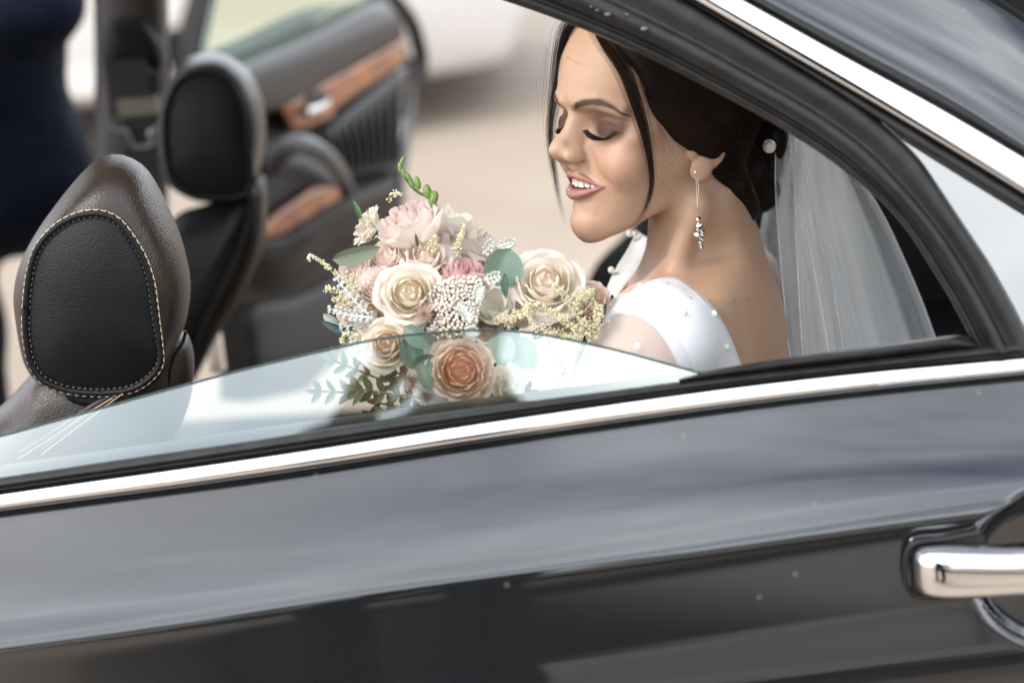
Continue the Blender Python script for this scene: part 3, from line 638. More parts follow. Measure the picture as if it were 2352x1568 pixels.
MB().tube([onY(*p, .21) for p in spline(c5([(400, 1165), (330, 1150), (350, 1180), (420, 1195), (490, 1185), (500, 1160)]), 24)], .006, 8).build('piping_tail', M['leather2'], seat1)
for q in ([(525, 1185), (400, 1260), (250, 1365), (80, 1470)], [(572, 1165), (470, 1240), (330, 1345), (190, 1450)]):
    P_ = np.array([onY(*p, .195) for p in spline(c5(q), 40)]); mb = MB()
    for i in range(0, 39): mb.tube([P_[i], P_[i] * .35 + P_[i + 1] * .65], .0006, 5)
    mb.build('stitching', M['thread'], seat1)['kind'] = 'stuff'
    MB().tube(P_ + np.array([0, .006, .002]), .003, 6).build('seam_roll', M['leather'], seat1)
seat2 = pad([(470, 470), (560, 440), (603, 395), (614, 440), (612, 500), (600, 575), (560, 665), (500, 765), (440, 880), (330, 1050), (200, 1100), (230, 900), (330, 620), (400, 500)], 1.05, .10, 80, 'front_seat', M['leather2'], car, .7)
A_ = spline([(560, 446), (575, 470), (560, 540), (520, 640), (470, 740), (430, 850)], 30); B_ = spline([(604, 400), (614, 450), (608, 560), (565, 665), (505, 765), (445, 880)], 30)
MB().grid(np.array([[onY(*(A_[i] * (1 - s) + B_[i] * s), .945 + .05 * s * s) for i in range(30)] for s in np.linspace(0, 1, 8)])).build('seat_side_strip', M['taupe'], seat2)
for C_ in (A_, A_ * .4 + B_ * .6): MB().tube([onY(*p, .947) for p in C_], .0018, 6).build('seam', M['leather2'], seat2)
tail = MB(); tail.box(onY(495, 800, 1.0), (.008, .01, .03)).build('seat_switch', M['silver'], seat2, False)

# ------------------------------------------------------------------ open rear door on the far side
def c6(pts): return [(441 + .5272 * a, .5272 * b) for a, b in pts]
dp0 = onY(480, 300, 1.50); dp1 = onY(940, 300, 2.18); dd_ = dp1 - dp0; dd_[2] = 0; DN = unit(np.cross(dd_, (0, 0, 1))); DN = DN if DN @ (CAM - dp0) > 0 else -DN
def onD(px, py, h=0.0): return hit(px, py, dp0 + DN * h, DN)
def padD(pts, h, thick, n, name, mt, parent, infl=.7, rows_=8):
    P = spline(c6(pts), n, closed=True); c = P.mean(0); R = []
    for k in range(rows_ + 1):
        t = k / rows_; s_ = cos(t * pi / 2) ** .45 if k < rows_ else 0.0; R.append([onD(*(c + (p - c) * s_), h + thick * sin(t * pi / 2) ** infl) for p in P])
    R = [[onD(*p, h - .02) for p in P]] + R
    return MB().grid(np.array(R), closev=True).build(name, mt, parent)
def slabD(pts, h, t, n, name, mt, parent, closed=True):
    P = spline(c6(pts), n, closed=closed) if n else np.array(c6(pts)); n = len(P); f_ = [onD(*p, h) for p in P]; b_ = [q - DN * t for q in f_]
    mb = MB().add(f_ + b_, [tuple(range(n)), tuple(range(2 * n - 1, n - 1, -1))] + [(i, n + i, n + (i + 1) % n, (i + 1) % n) for i in range(n)]); return mb.build(name, mt, parent, False)
door = slabD([(212, 285), (350, 228), (500, 160), (640, 88), (770, 20), (830, 5), (880, 30), (912, 90), (932, 180), (942, 300), (935, 450), (912, 600), (893, 750), (885, 900), (865, 1100), (800, 1300), (700, 1480), (500, 1700), (250, 1750), (235, 1300), (215, 800)], 0, .05, 0, 'open_rear_door', M['trim'], car)
ul = loft_rows([(c6([(205, 290), (500, 163), (640, 92), (770, 24), (850, 6)]), .005), (c6([(205, 300), (500, 176), (640, 106), (770, 42), (862, 26)]), .045), (c6([(205, 360), (420, 280), (600, 205), (780, 125), (905, 80)]), .062), (c6([(205, 480), (380, 460), (600, 330), (780, 230), (920, 156)]), .052), (c6([(205, 500), (380, 480), (600, 345), (780, 243), (921, 168)]), .02)], 50, 26, lambda a, b, h: onD(a, b, h))
MB().grid(ul).build('window_sill_trim', mat('grey_brown_sill', (.07, .062, .058), .5, bump=('noise', 200, .2, .0008)), door)
wt = padD([(385, 472), (480, 408), (590, 345), (750, 258), (915, 172), (922, 220), (918, 268), (780, 372), (640, 468), (610, 515), (540, 545), (440, 572), (420, 550), (403, 510)], .03, .012, 90, 'wood_trim', M['wood'], door)
padD([(500, 418), (530, 395), (575, 388), (592, 410), (590, 450), (560, 478), (520, 480), (500, 460)], .040, .006, 40, 'handle_recess', M['blackplastic'], wt)
lv = [onD(*p, .052) for p in spline(c6([(490, 492), (530, 478), (570, 462), (590, 440)]), 20)]
MB().tube(lv, [.009] * 6 + [.008] * 8 + [.006] * 6, 10).build('inner_door_handle', mat('satin_chrome', (.62, .6, .57), .3, 1), wt)
ins = padD([(545, 600), (600, 540), (640, 500), (740, 420), (860, 325), (925, 292), (932, 400), (915, 540), (895, 640), (880, 740), (780, 775), (700, 800), (650, 720), (590, 655)], .0, .022, 80, 'leather_insert', mat('gathered_black_leather', (.010, .012, .014), .35, bump=('vor', 300, .3, .001)), door, .5)
for k in range(9):
    a0 = np.array([590 + k * 38, 560 - k * 26]); a1 = np.array([640 + k * 30, 760 - k * 4]); MB().tube([onD(*c6([tuple(a0 * (1 - t) + a1 * t + np.array([14 * sin(t * 3), 0]))])[0], .019 + .007 * sin(pi * t)) for t in np.linspace(0, 1, 12)], np.linspace(.002, .009, 12) * .9, 8).build('leather_fold', ins.data.materials[0], ins)
lo = loft_rows([(c6([(215, 560), (400, 545), (560, 600), (700, 800), (880, 742)]), .0), (c6([(215, 800), (330, 960), (500, 820), (700, 815), (884, 756)]), .03), (c6([(215, 1010), (380, 1030), (560, 920), (720, 850), (884, 775)]), .075), (c6([(215, 1060), (400, 1060), (580, 960), (740, 890), (884, 830)]), .085), (c6([(215, 1150), (420, 1180), (600, 1060), (740, 1000), (880, 930)]), .06), (c6([(215, 1250), (400, 1260), (600, 1130), (740, 1060), (878, 980)]), .02), (c6([(215, 1320), (400, 1340), (600, 1300), (740, 1250), (860, 1150)]), .012)], 50, 40, lambda a, b, h: onD(a, b, h))
arm = MB().grid(lo).build('armrest', M['trim'], door)
padD([(280, 1035), (330, 960), (430, 880), (540, 815), (625, 812), (645, 862), (560, 915), (400, 1015), (340, 1035)], .078, .010, 60, 'wood_tray', M['wood'], arm)
padD([(255, 1060), (400, 1052), (520, 985), (560, 1010), (500, 1080), (400, 1150), (300, 1160), (250, 1120)], .075, .012, 50, 'armrest_painted_shade', M['trimdark'], arm)  # dark pad laid in for the shade under the armrest ledge
ph_ = [onD(*p, .03 + .085 * sin(pi * min(1, .12 + t * .9)) ** .7) for p, t in zip(spline(c6([(360, 735), (372, 690), (400, 655), (450, 632), (510, 640), (580, 680), (640, 745), (675, 815), (700, 880)]), 40), np.linspace(0, 1, 40))]
MB().tube(ph_, np.interp(np.linspace(0, 1, 40), [0, .1, .3, .6, 1], [.013, .018, .017, .014, .009]), 14).build('pull_handle', mat('light_grey_vinyl', (.12, .118, .118), .4), door)
padD([(320, 760), (400, 670), (500, 670), (600, 740), (670, 850), (640, 830), (520, 820), (400, 900), (300, 1000)], .04, .02, 50, 'pull_recess', M['blackplastic'], door)
pocket = padD([(240, 1330), (420, 1290), (620, 1200), (800, 1130), (840, 1200), (760, 1380), (600, 1560), (300, 1650), (240, 1500)], .0, .03, 60, 'door_pocket', mat('dark_grey_vinyl', (.03, .028, .027), .55), door)
gl_ = slabD([(48, 235), (80, 90), (112, -70), (500, -70), (960, -70), (830, 0), (770, 22), (640, 90), (500, 163), (350, 230), (212, 290)], -.02, .004, 0, 'window_glass', glass_mat('door_glass', (.66, .86, .70), .16, (.85, 1, .88)), door)
MB().tube([onD(*p, -.02) for p in spline(c6([(48, 235), (80, 90), (112, -70)]), 10)], .003, 6).build('glass_edge', M['glassedge'], gl_)
MB().tube([onD(*p, -.01) for p in spline(c6([(212, 288), (350, 231), (500, 164), (640, 92), (770, 24), (900, -60)]), 20)], .005, 6).build('glass_channel', M['rubber'], gl_)
MB().tube([onD(*p, -.03) for p in spline(c6([(820, -60), (900, 20), (955, 100), (985, 190), (998, 260), (992, 345)]), 30)], .014, 10).build('door_weatherstrip', M['rubber'], door)
MB().tube([onD(*p, -.035) for p in spline(c6([(945, 250), (946, 450), (922, 640), (900, 800), (893, 1000), (868, 1150), (800, 1330)]), 30)], .012, 8).build('door_edge', M['paint'], door)
# ------------------------------------------------------------------ the bride
bride = empty('person', tuple(pd(1640, 700, 1.95)), 'smiling person in a white pearl dress and veil, seated behind the half open window', 'person')
def head_axes(psi, tau, rho):
    psi, tau, rho = map(radians, (psi, tau, rho))
    Fv = np.array([-sin(psi), -cos(psi) * sin(tau), cos(psi) * cos(tau)]); L = np.array([cos(psi), -sin(psi) * sin(tau), sin(psi) * cos(tau)]); U = np.array([0, cos(tau), sin(tau)])
    c, s = cos(rho), sin(rho); Mx = np.array([[c, -s, 0], [s, c, 0], [0, 0, 1]]); B = np.array([CR, CU, -CF]).T
    return np.array([B @ (Mx @ v) for v in (Fv, L, U)])
HA = head_axes(60, 12, 0)                      # rows: forward, lateral (near side), up
HO = pd(1544, 300, 1.885)
def h2w(p): return HO + (np.asarray(p, float) / 1000) @ HA
def w2h(p): return ((np.asarray(p, float) - HO) @ HA.T) * 1000
def px2h(px, py, lat):
    d = ray(px, py); t = (lat / 1000 + (HO - CAM) @ HA[1]) / (d @ HA[1]); return w2h(CAM + t * d)
def ph(px, py, depth): return w2h(pd(px, py, depth))

# radial head shape: rows are heights (mm), columns angles from straight ahead
TH = np.radians([0, 10, 20, 32, 45, 60, 75, 90, 115, 140, 180])
ZL = np.array([-104, -94, -84, -72, -60, -50, -40, -28, -16, -4, 8, 22, 38, 55, 72, 90, 106, 118, 126])
RT = np.array([
 [66, 62, 52, 42, 34, 28, 24, 22, 24, 28, 30],
 [74, 70, 60, 49, 40, 34, 30, 28, 30, 34, 36],
 [80, 76, 67, 55, 46, 41, 38, 36, 38, 42, 44],
 [85, 80.5, 72, 62, 53, 47.5, 44, 43, 45, 48, 50],
 [80, 78, 74.5, 68, 60, 53, 49, 48, 50, 53, 55],
 [79, 78, 76.5, 73, 65, 57, 53, 52, 54, 57, 58],
 [80, 80, 79.5, 77, 70, 61, 57, 56, 58, 61, 64],
 [84, 82.5, 81, 79, 74, 65, 61, 60, 62, 66, 70],
 [86, 84, 83, 81.5, 77, 69, 64, 63, 66, 71, 77],
 [84, 82.5, 82, 81, 77.5, 71, 66, 65, 69, 76, 83],
 [85, 82, 80.5, 79.5, 77, 71.5, 67.5, 67, 72, 81, 88],
 [91.5, 89.5, 86, 82.5, 78, 71.5, 68.5, 68.5, 75, 85, 92],
 [98.5, 97.5, 93.5, 87.5, 81, 73, 70, 70, 77, 88, 94],
 [98, 97, 94, 89, 82, 75, 72, 72, 79, 89, 95],
 [93, 92.5, 90, 86, 80, 74, 71, 71, 77, 86, 91],
 [82, 81.5, 79.5, 76, 71, 67, 65, 65, 70, 77, 81],
 [62, 62, 60.5, 58, 55, 53, 52, 52, 55, 60, 63],
 [36, 36, 35, 34, 33, 32, 31, 31, 33, 36, 38],
 [2, 2, 2, 2, 2, 2, 2, 2, 2, 2, 2]], float)
RT[11:16, 0:4] -= np.array([[2.5, 2.5, 2, 1], [3, 3.5, 3, 1.5], [4, 4.5, 4, 2], [4, 4.5, 4, 2], [3, 3, 3, 1.5]])
RT[2:7, 3:9] -= np.array([1.0, 2.2, 3.0, 3.0, 2.5, 1.0])
RT[7:10, 4:6] -= 1.5
XC = 14.0
def cr1(T, x, ax):
    """Catmull-Rom resample of table T along axis at non-uniform keys -> dense table"""
    return None
def dense(T, keys, q):
    T = np.asarray(T); out = np.empty((len(q),) + T.shape[1:])
    d = np.gradient(T, keys, axis=0)
    i = np.clip(np.searchsorted(keys, q, 'right') - 1, 0, len(keys) - 2); h = keys[i + 1] - keys[i]; t = (q - keys[i]) / h
    sh = (-1,) + (1,) * (T.ndim - 1); t = t.reshape(sh); h = h.reshape(sh)
    return (2 * t ** 3 - 3 * t * t + 1) * T[i] + (t ** 3 - 2 * t * t + t) * h * d[i] + (-2 * t ** 3 + 3 * t * t) * T[i + 1] + (t ** 3 - t * t) * h * d[i + 1]
zq = np.linspace(ZL[0], ZL[-1], 460); tq = np.linspace(0, pi, 360)
D1 = dense(RT, ZL.astype(float), zq); D2 = dense(D1.T, TH, tq).T.astype(f32)
gz = np.gradient(D2, zq, axis=0)
def head_base(p):
    x = p[:, 0] - XC; y = p[:, 1]; z = p[:, 2]; rho = np.sqrt(x * x + y * y); th = np.abs(np.arctan2(y, x))
    a = (z - zq[0]) / (zq[-1] - zq[0]) * (len(zq) - 1); a = np.clip(a, 0, len(zq) - 1.001); b = th / pi * (len(tq) - 1.001)
    i = a.astype(int); j = b.astype(int); u = a - i; v = b - j
    r = (D2[i, j] * (1 - v) + D2[i, j + 1] * v) * (1 - u) + (D2[i + 1, j] * (1 - v) + D2[i + 1, j + 1] * v) * u
    s = np.clip(gz[i, j], -2.5, 2.5)
    d = (rho - r) / np.sqrt(1 + s * s)
    return smax(d, smax(z - 126, -104 - z, 6), 6)
def sil(px, py, r):
    q = px2h(px, py, 0); return np.array([q[0] - 1.15 * r, 0, q[2]])    # centre of a round form whose silhouette passes this point

# key landmarks, measured
tip = px2h(1262, 345, 0); nas = px2h(1307, 247, 0); sub = px2h(1301, 379, 0)
wing = px2h(1340, 360, 15)
EYC = np.array([80.5, 32.5, 7.5]); ER = 14.5        # upper lid ball
incan = px2h(1348, 297, 17.5); outcan = px2h(1423, 301, 44)
corner = px2h(1380, 429, 27)
def bez(pts, n): return spline(pts, n)
ulip = [(px2h(1303, 399, 0)[0] - 6.0, 0, px2h(1303, 399, 0)[2]), (px2h(1303, 399, 0)[0] - 8.0, 9, -32.5), (94.0, 18.5, -36.5), (corner[0] - 2.5, corner[1], corner[2] + .6)]
llip = [(px2h(1299, 450, 0)[0] - 8.2, 0, px2h(1300, 451, 0)[2] + 1.2), (px2h(1300, 450, 0)[0] - 10.0, 10, -47.8), (93.0, 19, -44.2), (corner[0] - 2.5, corner[1], corner[2] - .6)]
def symp(pts): return [(x, -y, z) for x, y, z in pts[::-1]][:-1] + list(pts)
ULP = spline(symp(ulip), 25) + np.array([0, 0, -1.3]); LLP = spline(symp(llip), 25)
wv = np.abs(ULP[:, 1]) / 27; ULR = 1.0 + 2.7 * (1 - wv ** 1.15) - 1.0 * np.exp(-(wv / .12) ** 2)
wl = np.abs(LLP[:, 1]) / 27; LLR = .9 + 3.7 * (1 - wl ** 1.15)
MCP = (ULP + LLP) / 2; MCR = np.maximum(.2, (np.linalg.norm(ULP - LLP, axis=1) - ULR - LLR) / 2 + .9)
lash_pts = [incan, px2h(1362, 308, 24), px2h(1382, 316, 31), px2h(1403, 313, 39), outcan]
lash = spline(lash_pts, 30)
neck_t = ph(1606, 430, 1.90); neck_b = ph(1640, 690, 1.945)

BR = np.array([sil(1309, 258, 5.2), sil(1301, 285, 5.6), sil(1289, 312, 6.2), sil(1270, 333, 7.4)]); TIPC = sil(1261, 346, 7.6)
def head_sdf(p):
    d = head_base(p)
    ay = np.abs(p[:, 1]); q = np.stack([p[:, 0], ay, p[:, 2]], 1)
    # cheek lifted by the smile, brow ridge
    d = smin(d, sd_ell(q, (75, 39, -20), (17, 15, 17)), 14)
    d = smin(d, sd_path(q, [(104, 8, 31), (98, 30, 31), (84, 46, 25)], [6.5, 5.0, 4.5]), 9)
    d = smin(d, sd_ell(q, (66, 51, 4), (15, 10, 9)), 12)
    # socket
    d = smax(d, -sd_ell(q, (104, 27, 13), (11, 17, 8.5)), 8)
    d = smax(d, -sd_ell(q, (104, 15, 9), (7, 4.5, 7)), 7)
    # underside of the jaw
    cut = (-91 - p[:, 2] + (83 - p[:, 0]) * .5 + .008 * np.maximum(0, ay - 20) ** 2) / 1.12
    d = smax(d, cut, 9)
    # chin
    d = smin(d, sd_ell(q, (86, 0, -76.5), (14.5, 15, 13)), 11)
    # nose : bridge, tip, wings, base
    n = sd_path(q, BR, [5.2, 5.6, 6.2, 7.4], 3)
    n = smin(n, sd_path(q, BR - np.array([[9, 0, 0], [9, 0, 0], [10, 0, 0], [13, 0, -1]]), [8, 8.6, 9.6, 10.5], 3), 6)
    n = smin(n, sd_ell(q, TIPC, (8.0, 7.2, 7.4)), 4)
    n = smin(n, sd_ell(q, (tip[0] - 12.5, 5.0, tip[2] - 1.5), (7.0, 4.6, 5.8)), 3)
    n = smin(n, sd_ell(q, (wing[0] + 6.5, 11.5, wing[2] + .3), (9.5, 4.9, 6.4)), 7)
    n = smin(n, sd_path(q, [(sub[0] - 4, 0, sub[2] + 1.5), (tip[0] - 10, 0, tip[2] - 6)], [4.5, 4.5]), 3)
    d = smin(d, n, 5.5)
    d = smax(d, -sd_ell(q, (wing[0] + 8.5, 8.0, wing[2] - 8.2), (6.5, 3.4, 3.4)), 1.6)
    # groove behind the nose wing and the smile fold
    d = smax(d, -sd_path(q, [(wing[0] - 4.2, 17.5, wing[2] + 4), (wing[0] - 5.8, 19.5, wing[2] - 3), (wing[0] - 5.5, 24.0, wing[2] - 13), (corner[0] - 1.5, 33.5, corner[2] + 3), (corner[0] - 3, 35.5, corner[2] - 6)], [.8, 1.0, .8, .8, .4]), 6.5)
    # philtrum, fold beneath the lower lip
    d = smin(d, sd_path(q, [(sub[0] - 7, 4, sub[2] - 2), (ulip[1][0] - 4, 5, -31)], [4, 4]), 6)
    d = smin(d, sd_path(q, [(90.5, 0, -60), (87, 12, -60)], [7.5, 6]), 6)
    # muzzle
    d = smin(d, sd_ell(q, (78, 0, -42), (19.5, 24, 19)), 9)
    # mouth
    d = smax(d, -sd_path(p, MCP + np.array([-2.0, 0, 0]), np.maximum(MCR + 1.2, .9)), 1.2)
    d = smax(d, -sd_path(p, MCP + np.array([3.0, 0, 0]), np.maximum(MCR + .4, .3)), .8)
    d = smin(d, smin(sd_path(p, ULP, ULR, 1.0), sd_path(p, LLP, LLR, 1.0), 1.0) if False else np.minimum(sd_path(p, ULP, ULR, 1.0), sd_path(p, LLP, LLR, 1.0)), 1.8)
    # eye : lower lid ball, upper lid shell that ends on the lash line
    d = smin(d, sd_ell(q, EYC + np.array([-.6, 0, -1.5]), (13.0, 14.5, 12.0)), 3)
    up = sd_ell(q, EYC, (ER, ER + 1.5, ER - 1))
    lz = np.interp(q[:, 1], lash[:, 1], lash[:, 2])
    up = smax(up, lz - q[:, 2], 1.0)
    d = smin(d, up, 4.0)
    # crease above the lid
    d = smax(d, -sd_path(q, [(incan[0] + .5, 18.5, incan[2] + 4), (96.5, 25, 15.2), (96.0, 32, 17.4), (90.8, 39, 16.2), (86.5, 43, 13.5)], [.05, .35, .4, .2, .01]), 3.0)
    return d
lobe = px2h(1594, 398, 70); 
def ear_sdf(p):
    c = np.array([8, 71, 0.0]); a = radians(20); R = np.array([[cos(a), sin(a), 0], [-sin(a), cos(a), 0], [0, 0, 1.0]])   # columns local axes
    d = sd_ell(p, c, (15, 4.2, 25), R)
    d = smin(d, sd_ell(p, lobe + np.array([-6.0, -.5, 1.5]), (8.5, 3.2, 9.0), R), 9)
    d = smax(d, -sd_ell(p, c + np.array([1, 5, 2]), (9, 4.5, 17), R), 3)
    d = smin(d, sd_cap(p, (25, 66, -14), (20, 68, -2), 3.6, 3.2), 4)
    return d
TF = unit(np.array(ph(1400, 700, 1.95 + .03)) - ph(1640, 700, 1.95))  # not used for shape, only direction reference
def J(px, py, depth): return np.array(ph(px, py, depth))
sh_n = J(1512, 768, 1.80); sh_f = J(1690, 655, 2.10); c7 = J(1690, 640, 1.985); chest = J(1600, 830, 1.96)
upper_back = J(1690, 760, 1.95)
def body_sdf(p):
    nk = sd_cap(p, neck_t, neck_b, 44, 47)
    nk = smin(nk, sd_cap(p, J(1594, 470, 1.885), J(1578, 660, 1.925), 36, 40), 16)
    d = nk
    # trapezius slopes
    d = smin(d, sd_path(p, [J(1640, 560, 1.95), J(1640, 700, 1.90), sh_n + np.array([0, 0, -12])], [34, 42, 44]), 26)
    d = smin(d, sd_path(p, [J(1660, 560, 1.97), J(1670, 640, 2.03), sh_f], [30, 36, 42]), 26)
    # ribcage
    d = smin(d, sd_path(p, [J(1602, 800, 1.955), J(1605, 980, 1.97), J(1600, 1200, 2.0)], [82, 88, 84]), 40)
    d = smin(d, sd_path(p, [J(1648, 820, 2.04), J(1655, 1000, 2.04)], [66, 70]), 40)
    d = smin(d, sd_path(p, [J(1560, 860, 1.89), J(1560, 1060, 1.9)], [74, 80]), 34)
    # shoulder ball and near arm, reaching forward to the bouquet
    d = smin(d, sd_path(p, [sh_n, J(1440, 905, 1.76), J(1400, 1090, 1.735)], [47, 42, 36]), 18)
    d = smin(d, sd_path(p, [J(1400, 1090, 1.735), J(1240, 1130, 1.74), J(1080, 1080, 1.78)], [38, 31, 24]), 10)
    d = smin(d, sd_path(p, [sh_f, J(1640, 900, 2.12), J(1530, 1090, 2.06), J(1300, 1130, 1.95)], [42, 38, 34, 28]), 18)
    # shoulder blade and the hollow beside it
    d = smin(d, sd_path(p, [J(1650, 790, 1.875), J(1660, 900, 1.875)], [22, 20]), 26)
    # collar bone and the muscle down the side of the neck
    d = smin(d, sd_path(p, [J(1602, 470, 1.85), J(1560, 600, 1.865), J(1500, 690, 1.885)], [9, 9, 8]), 16)
    d = smax(d, -sd_path(p, [J(1655, 575, 1.86), J(1590, 640, 1.825), J(1560, 680, 1.80)], [9, 12, 9]), 26)
    return d
def full_sdf(p):
    d = np.full(len(p), 1e3, f32)
    hm_ = (p[:, 2] > -125) & (p[:, 0] > -110) & (p[:, 0] < 150) & (np.abs(p[:, 1]) < 110)
    if hm_.any():
        q = p[hm_]; h = head_sdf(q); e = ear_sdf(q); h = smin(h, e, 2.5); d[hm_] = h
    b = body_sdf(p)
    return np.where(d > 60, np.minimum(d, b), smin(d, b, 13)).astype(f32)
def axis(*seg):
    out = [np.arange(a, b, s) for a, b, s in seg]; return np.unique(np.round(np.concatenate(out), 3))
FINE = 1.0
AX = axis((-250, -5, 3), (-5, 134, FINE), (134, 300, 4)); AY = axis((-420, -45, 4), (-45, 82, FINE), (82, 210, 3)); AZ = axis((-480, -98, 3), (-98, 44, FINE), (44, 131, 2.5))
BP, BF = surface_nets(full_sdf, AX, AY, AZ, pad=1.5)
W_ = h2w(BP)
M['skin'] = bpy.data.materials.new('skin_with_makeup'); M['skin'].use_nodes = True
nt = M['skin'].node_tree; b = nt.nodes['Principled BSDF']; at_ = nt.nodes.new('ShaderNodeAttribute'); at_.attribute_name = 'tone'
at2 = nt.nodes.new('ShaderNodeAttribute'); at2.attribute_name = 'gloss'
tx = nt.nodes.new('ShaderNodeTexCoord'); nn = nt.nodes.new('ShaderNodeTexNoise'); nn.inputs['Scale'].default_value = 45; nn.inputs['Detail'].default_value = 6
mr = nt.nodes.new('ShaderNodeMapRange'); mr.inputs['To Min'].default_value = .86; mr.inputs['To Max'].default_value = 1.12
mm = nt.nodes.new('ShaderNodeMix'); mm.data_type = 'RGBA'; mm.blend_type = 'MULTIPLY'; mm.inputs[0].default_value = 1
nt.links.new(tx.outputs['Object'], nn.inputs['Vector']); nt.links.new(nn.outputs[0], mr.inputs[0]); nt.links.new(mr.outputs[0], mm.inputs[7]); nt.links.new(at_.outputs['Color'], mm.inputs[6])
nt.links.new(mm.outputs[2], b.inputs['Base Color']); nt.links.new(at2.outputs['Fac'], b.inputs['Roughness'])
n3 = nt.nodes.new('ShaderNodeTexNoise'); n3.inputs['Scale'].default_value = 1700; n3.inputs['Detail'].default_value = 3; bp = nt.nodes.new('ShaderNodeBump'); bp.inputs['Strength'].default_value = .35; bp.inputs['Distance'].default_value = .0005
nt.links.new(tx.outputs['Object'], n3.inputs['Vector']); nt.links.new(n3.outputs[0], bp.inputs['Height']); nt.links.new(bp.outputs[0], b.inputs['Normal'])
b.inputs['Subsurface Weight'].default_value = .28; b.inputs['Subsurface Radius'].default_value = (1, .32, .16); b.inputs['Subsurface Scale'].default_value = .005
b.inputs['Specular IOR Level'].default_value = .42
body = obj('body', W_, BF, M['skin'], bride)
# colour of the skin and its make-up
def gauss(d, s): return np.exp(-(np.maximum(d, 0) / s) ** 2)[:, None]
tone = np.tile(np.array([.46, .288, .188]), (len(BP), 1)); P_ = BP.astype(f32)
Q_ = P_.copy(); Q_[:, 1] = np.abs(Q_[:, 1])
def mixc_(c, w): 
    global tone
    tone = tone * (1 - w) + np.array(c) * w
face_on = (P_[:, 0] > 50)[:, None]
mixc_((.53, .27, .19), .25 * gauss(sd_ell(Q_, (88, 42, -22), (12, 14, 14)), 12) * face_on)
def g2(y0, z0, sy, sz, rot=0):
    yy = Q_[:, 1] - y0; zz = Q_[:, 2] - z0; c, s_ = cos(rot), sin(rot); u = (yy * c + zz * s_) / sy; v = (-yy * s_ + zz * c) / sz
    return np.exp(-(u * u + v * v) ** 2)[:, None] * face_on
es = g2(33, 13, 20.5, 12.0, -.12); mixc_((.10, .033, .013), .90 * es)
es2 = g2(36, 9, 15, 6.5, -.15); mixc_((.035, .013, .007), .65 * es2)
es = np.maximum(es, es2)
lu = gauss(np.minimum(sd_path(P_, ULP, ULR * .9), sd_path(P_, LLP, LLR * .9)) - .1, .9) * face_on; mixc_((.27, .085, .083), .84 * lu)
inner = gauss(sd_path(P_, MCP + np.array([-4, 0, 0]), np.maximum(MCR, .5)), 1.2) * (P_[:, 0] < 97)[:, None] * face_on; mixc_((.12, .02, .02), .8 * inner * (1 - lu))
ll = gauss(sd_path(Q_, lash, np.full(30, .2)), .9) * face_on; mixc_((.03, .018, .014), .85 * ll)
BROW = spline([px2h(1322, 247, 10.5), px2h(1345, 238, 21), px2h(1371, 236, 33), px2h(1400, 243, 43), px2h(1428, 262, 52)], 30)
bwd = np.interp(np.arange(30), [0, 6, 16, 29], [2.2, 2.6, 2.0, .4])
brow_c = gauss(sd_path(Q_, BROW, bwd) , 2.0) * face_on; mixc_((.12, .06, .035), .6 * brow_c)
rnd = RNG.normal(0, 1, (len(BP), 1)); tone = np.clip(tone * (1 + .0 * rnd), 0, 1)
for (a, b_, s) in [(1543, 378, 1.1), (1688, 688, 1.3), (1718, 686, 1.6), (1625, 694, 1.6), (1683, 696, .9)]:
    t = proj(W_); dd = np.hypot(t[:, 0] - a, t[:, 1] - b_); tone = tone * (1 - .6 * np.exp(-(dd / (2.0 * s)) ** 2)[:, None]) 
gl = np.full(len(BP), .41); gl = gl - .12 * lu[:, 0] + .2 * es[:, 0] - .06 * gauss(sd_ell(Q_, (tip[0] - 9, 0, tip[2]), (9, 8, 8)), 5)[:, 0]
ca = body.data.color_attributes.new('tone', 'FLOAT_COLOR', 'POINT'); ca.data.foreach_set('color', np.c_[tone, np.ones(len(tone))].astype(f32).ravel())
ga = body.data.attributes.new('gloss', 'FLOAT', 'POINT'); ga.data.foreach_set('value', gl.astype(f32))
sm = body.modifiers.new('smooth', 'SMOOTH'); sm.factor = .5; sm.iterations = 2
def near_surface(P0, D, fn, off=0.0, n=40):
    """walk each point P0 along direction D to the isosurface fn = off"""
    P = P0.astype(f32).copy()
    for _ in range(n): P = P + D * (fn(P) - off)[:, None] * .8
    return P

# teeth
M['teeth'] = mat('teeth', (.76, .72, .62), .22, sss=.3, sssc=.002)
T = MB(); U3 = MCP
tx_ = spline(symp([(96.5, 0, -40.6), (95.3, 9, -40.4), (91, 17, -41.0), (84, 23, -42.0)]), 200); ss = np.r_[0, np.cumsum(np.linalg.norm(np.diff(tx_, axis=0), axis=1))]; mid = ss[-1] / 2
def tooth(cpos, w, h, zc):
    i = int(np.interp(cpos + mid, ss, np.arange(200))); c = tx_[i]; t = unit(tx_[min(199, i + 1)] - tx_[max(0, i - 1)]); n = np.array([t[1], -t[0], 0]); n = n if n[0] > 0 else -n
    rows = []
    for k in range(9):
        u = k / 8; zz = zc + h / 2 - h * u; wd = w / 2 * (.86 + .14 * min(1, u * 2)) * (1 if u < .85 else 1 - (u - .85) * 1.6); r = []
        for m_ in range(12):
            a = 2 * pi * m_ / 12; r.append(c * np.array([1, 1, 0]) + t * (wd * math.copysign(abs(cos(a)) ** .6, cos(a))) + n * (2.1 * math.copysign(abs(sin(a)) ** .8, sin(a)) * (1 - .25 * u)) + np.array([0, 0, zz]))
        rows.append(r)
    mb = MB(); mb.grid(np.array(rows), closev=True); mb.f.append(tuple(8 * 12 + q for q in range(12))); mb.v = [tuple(q) for q in h2w(np.array(mb.v))]; return mb
x_ = .15
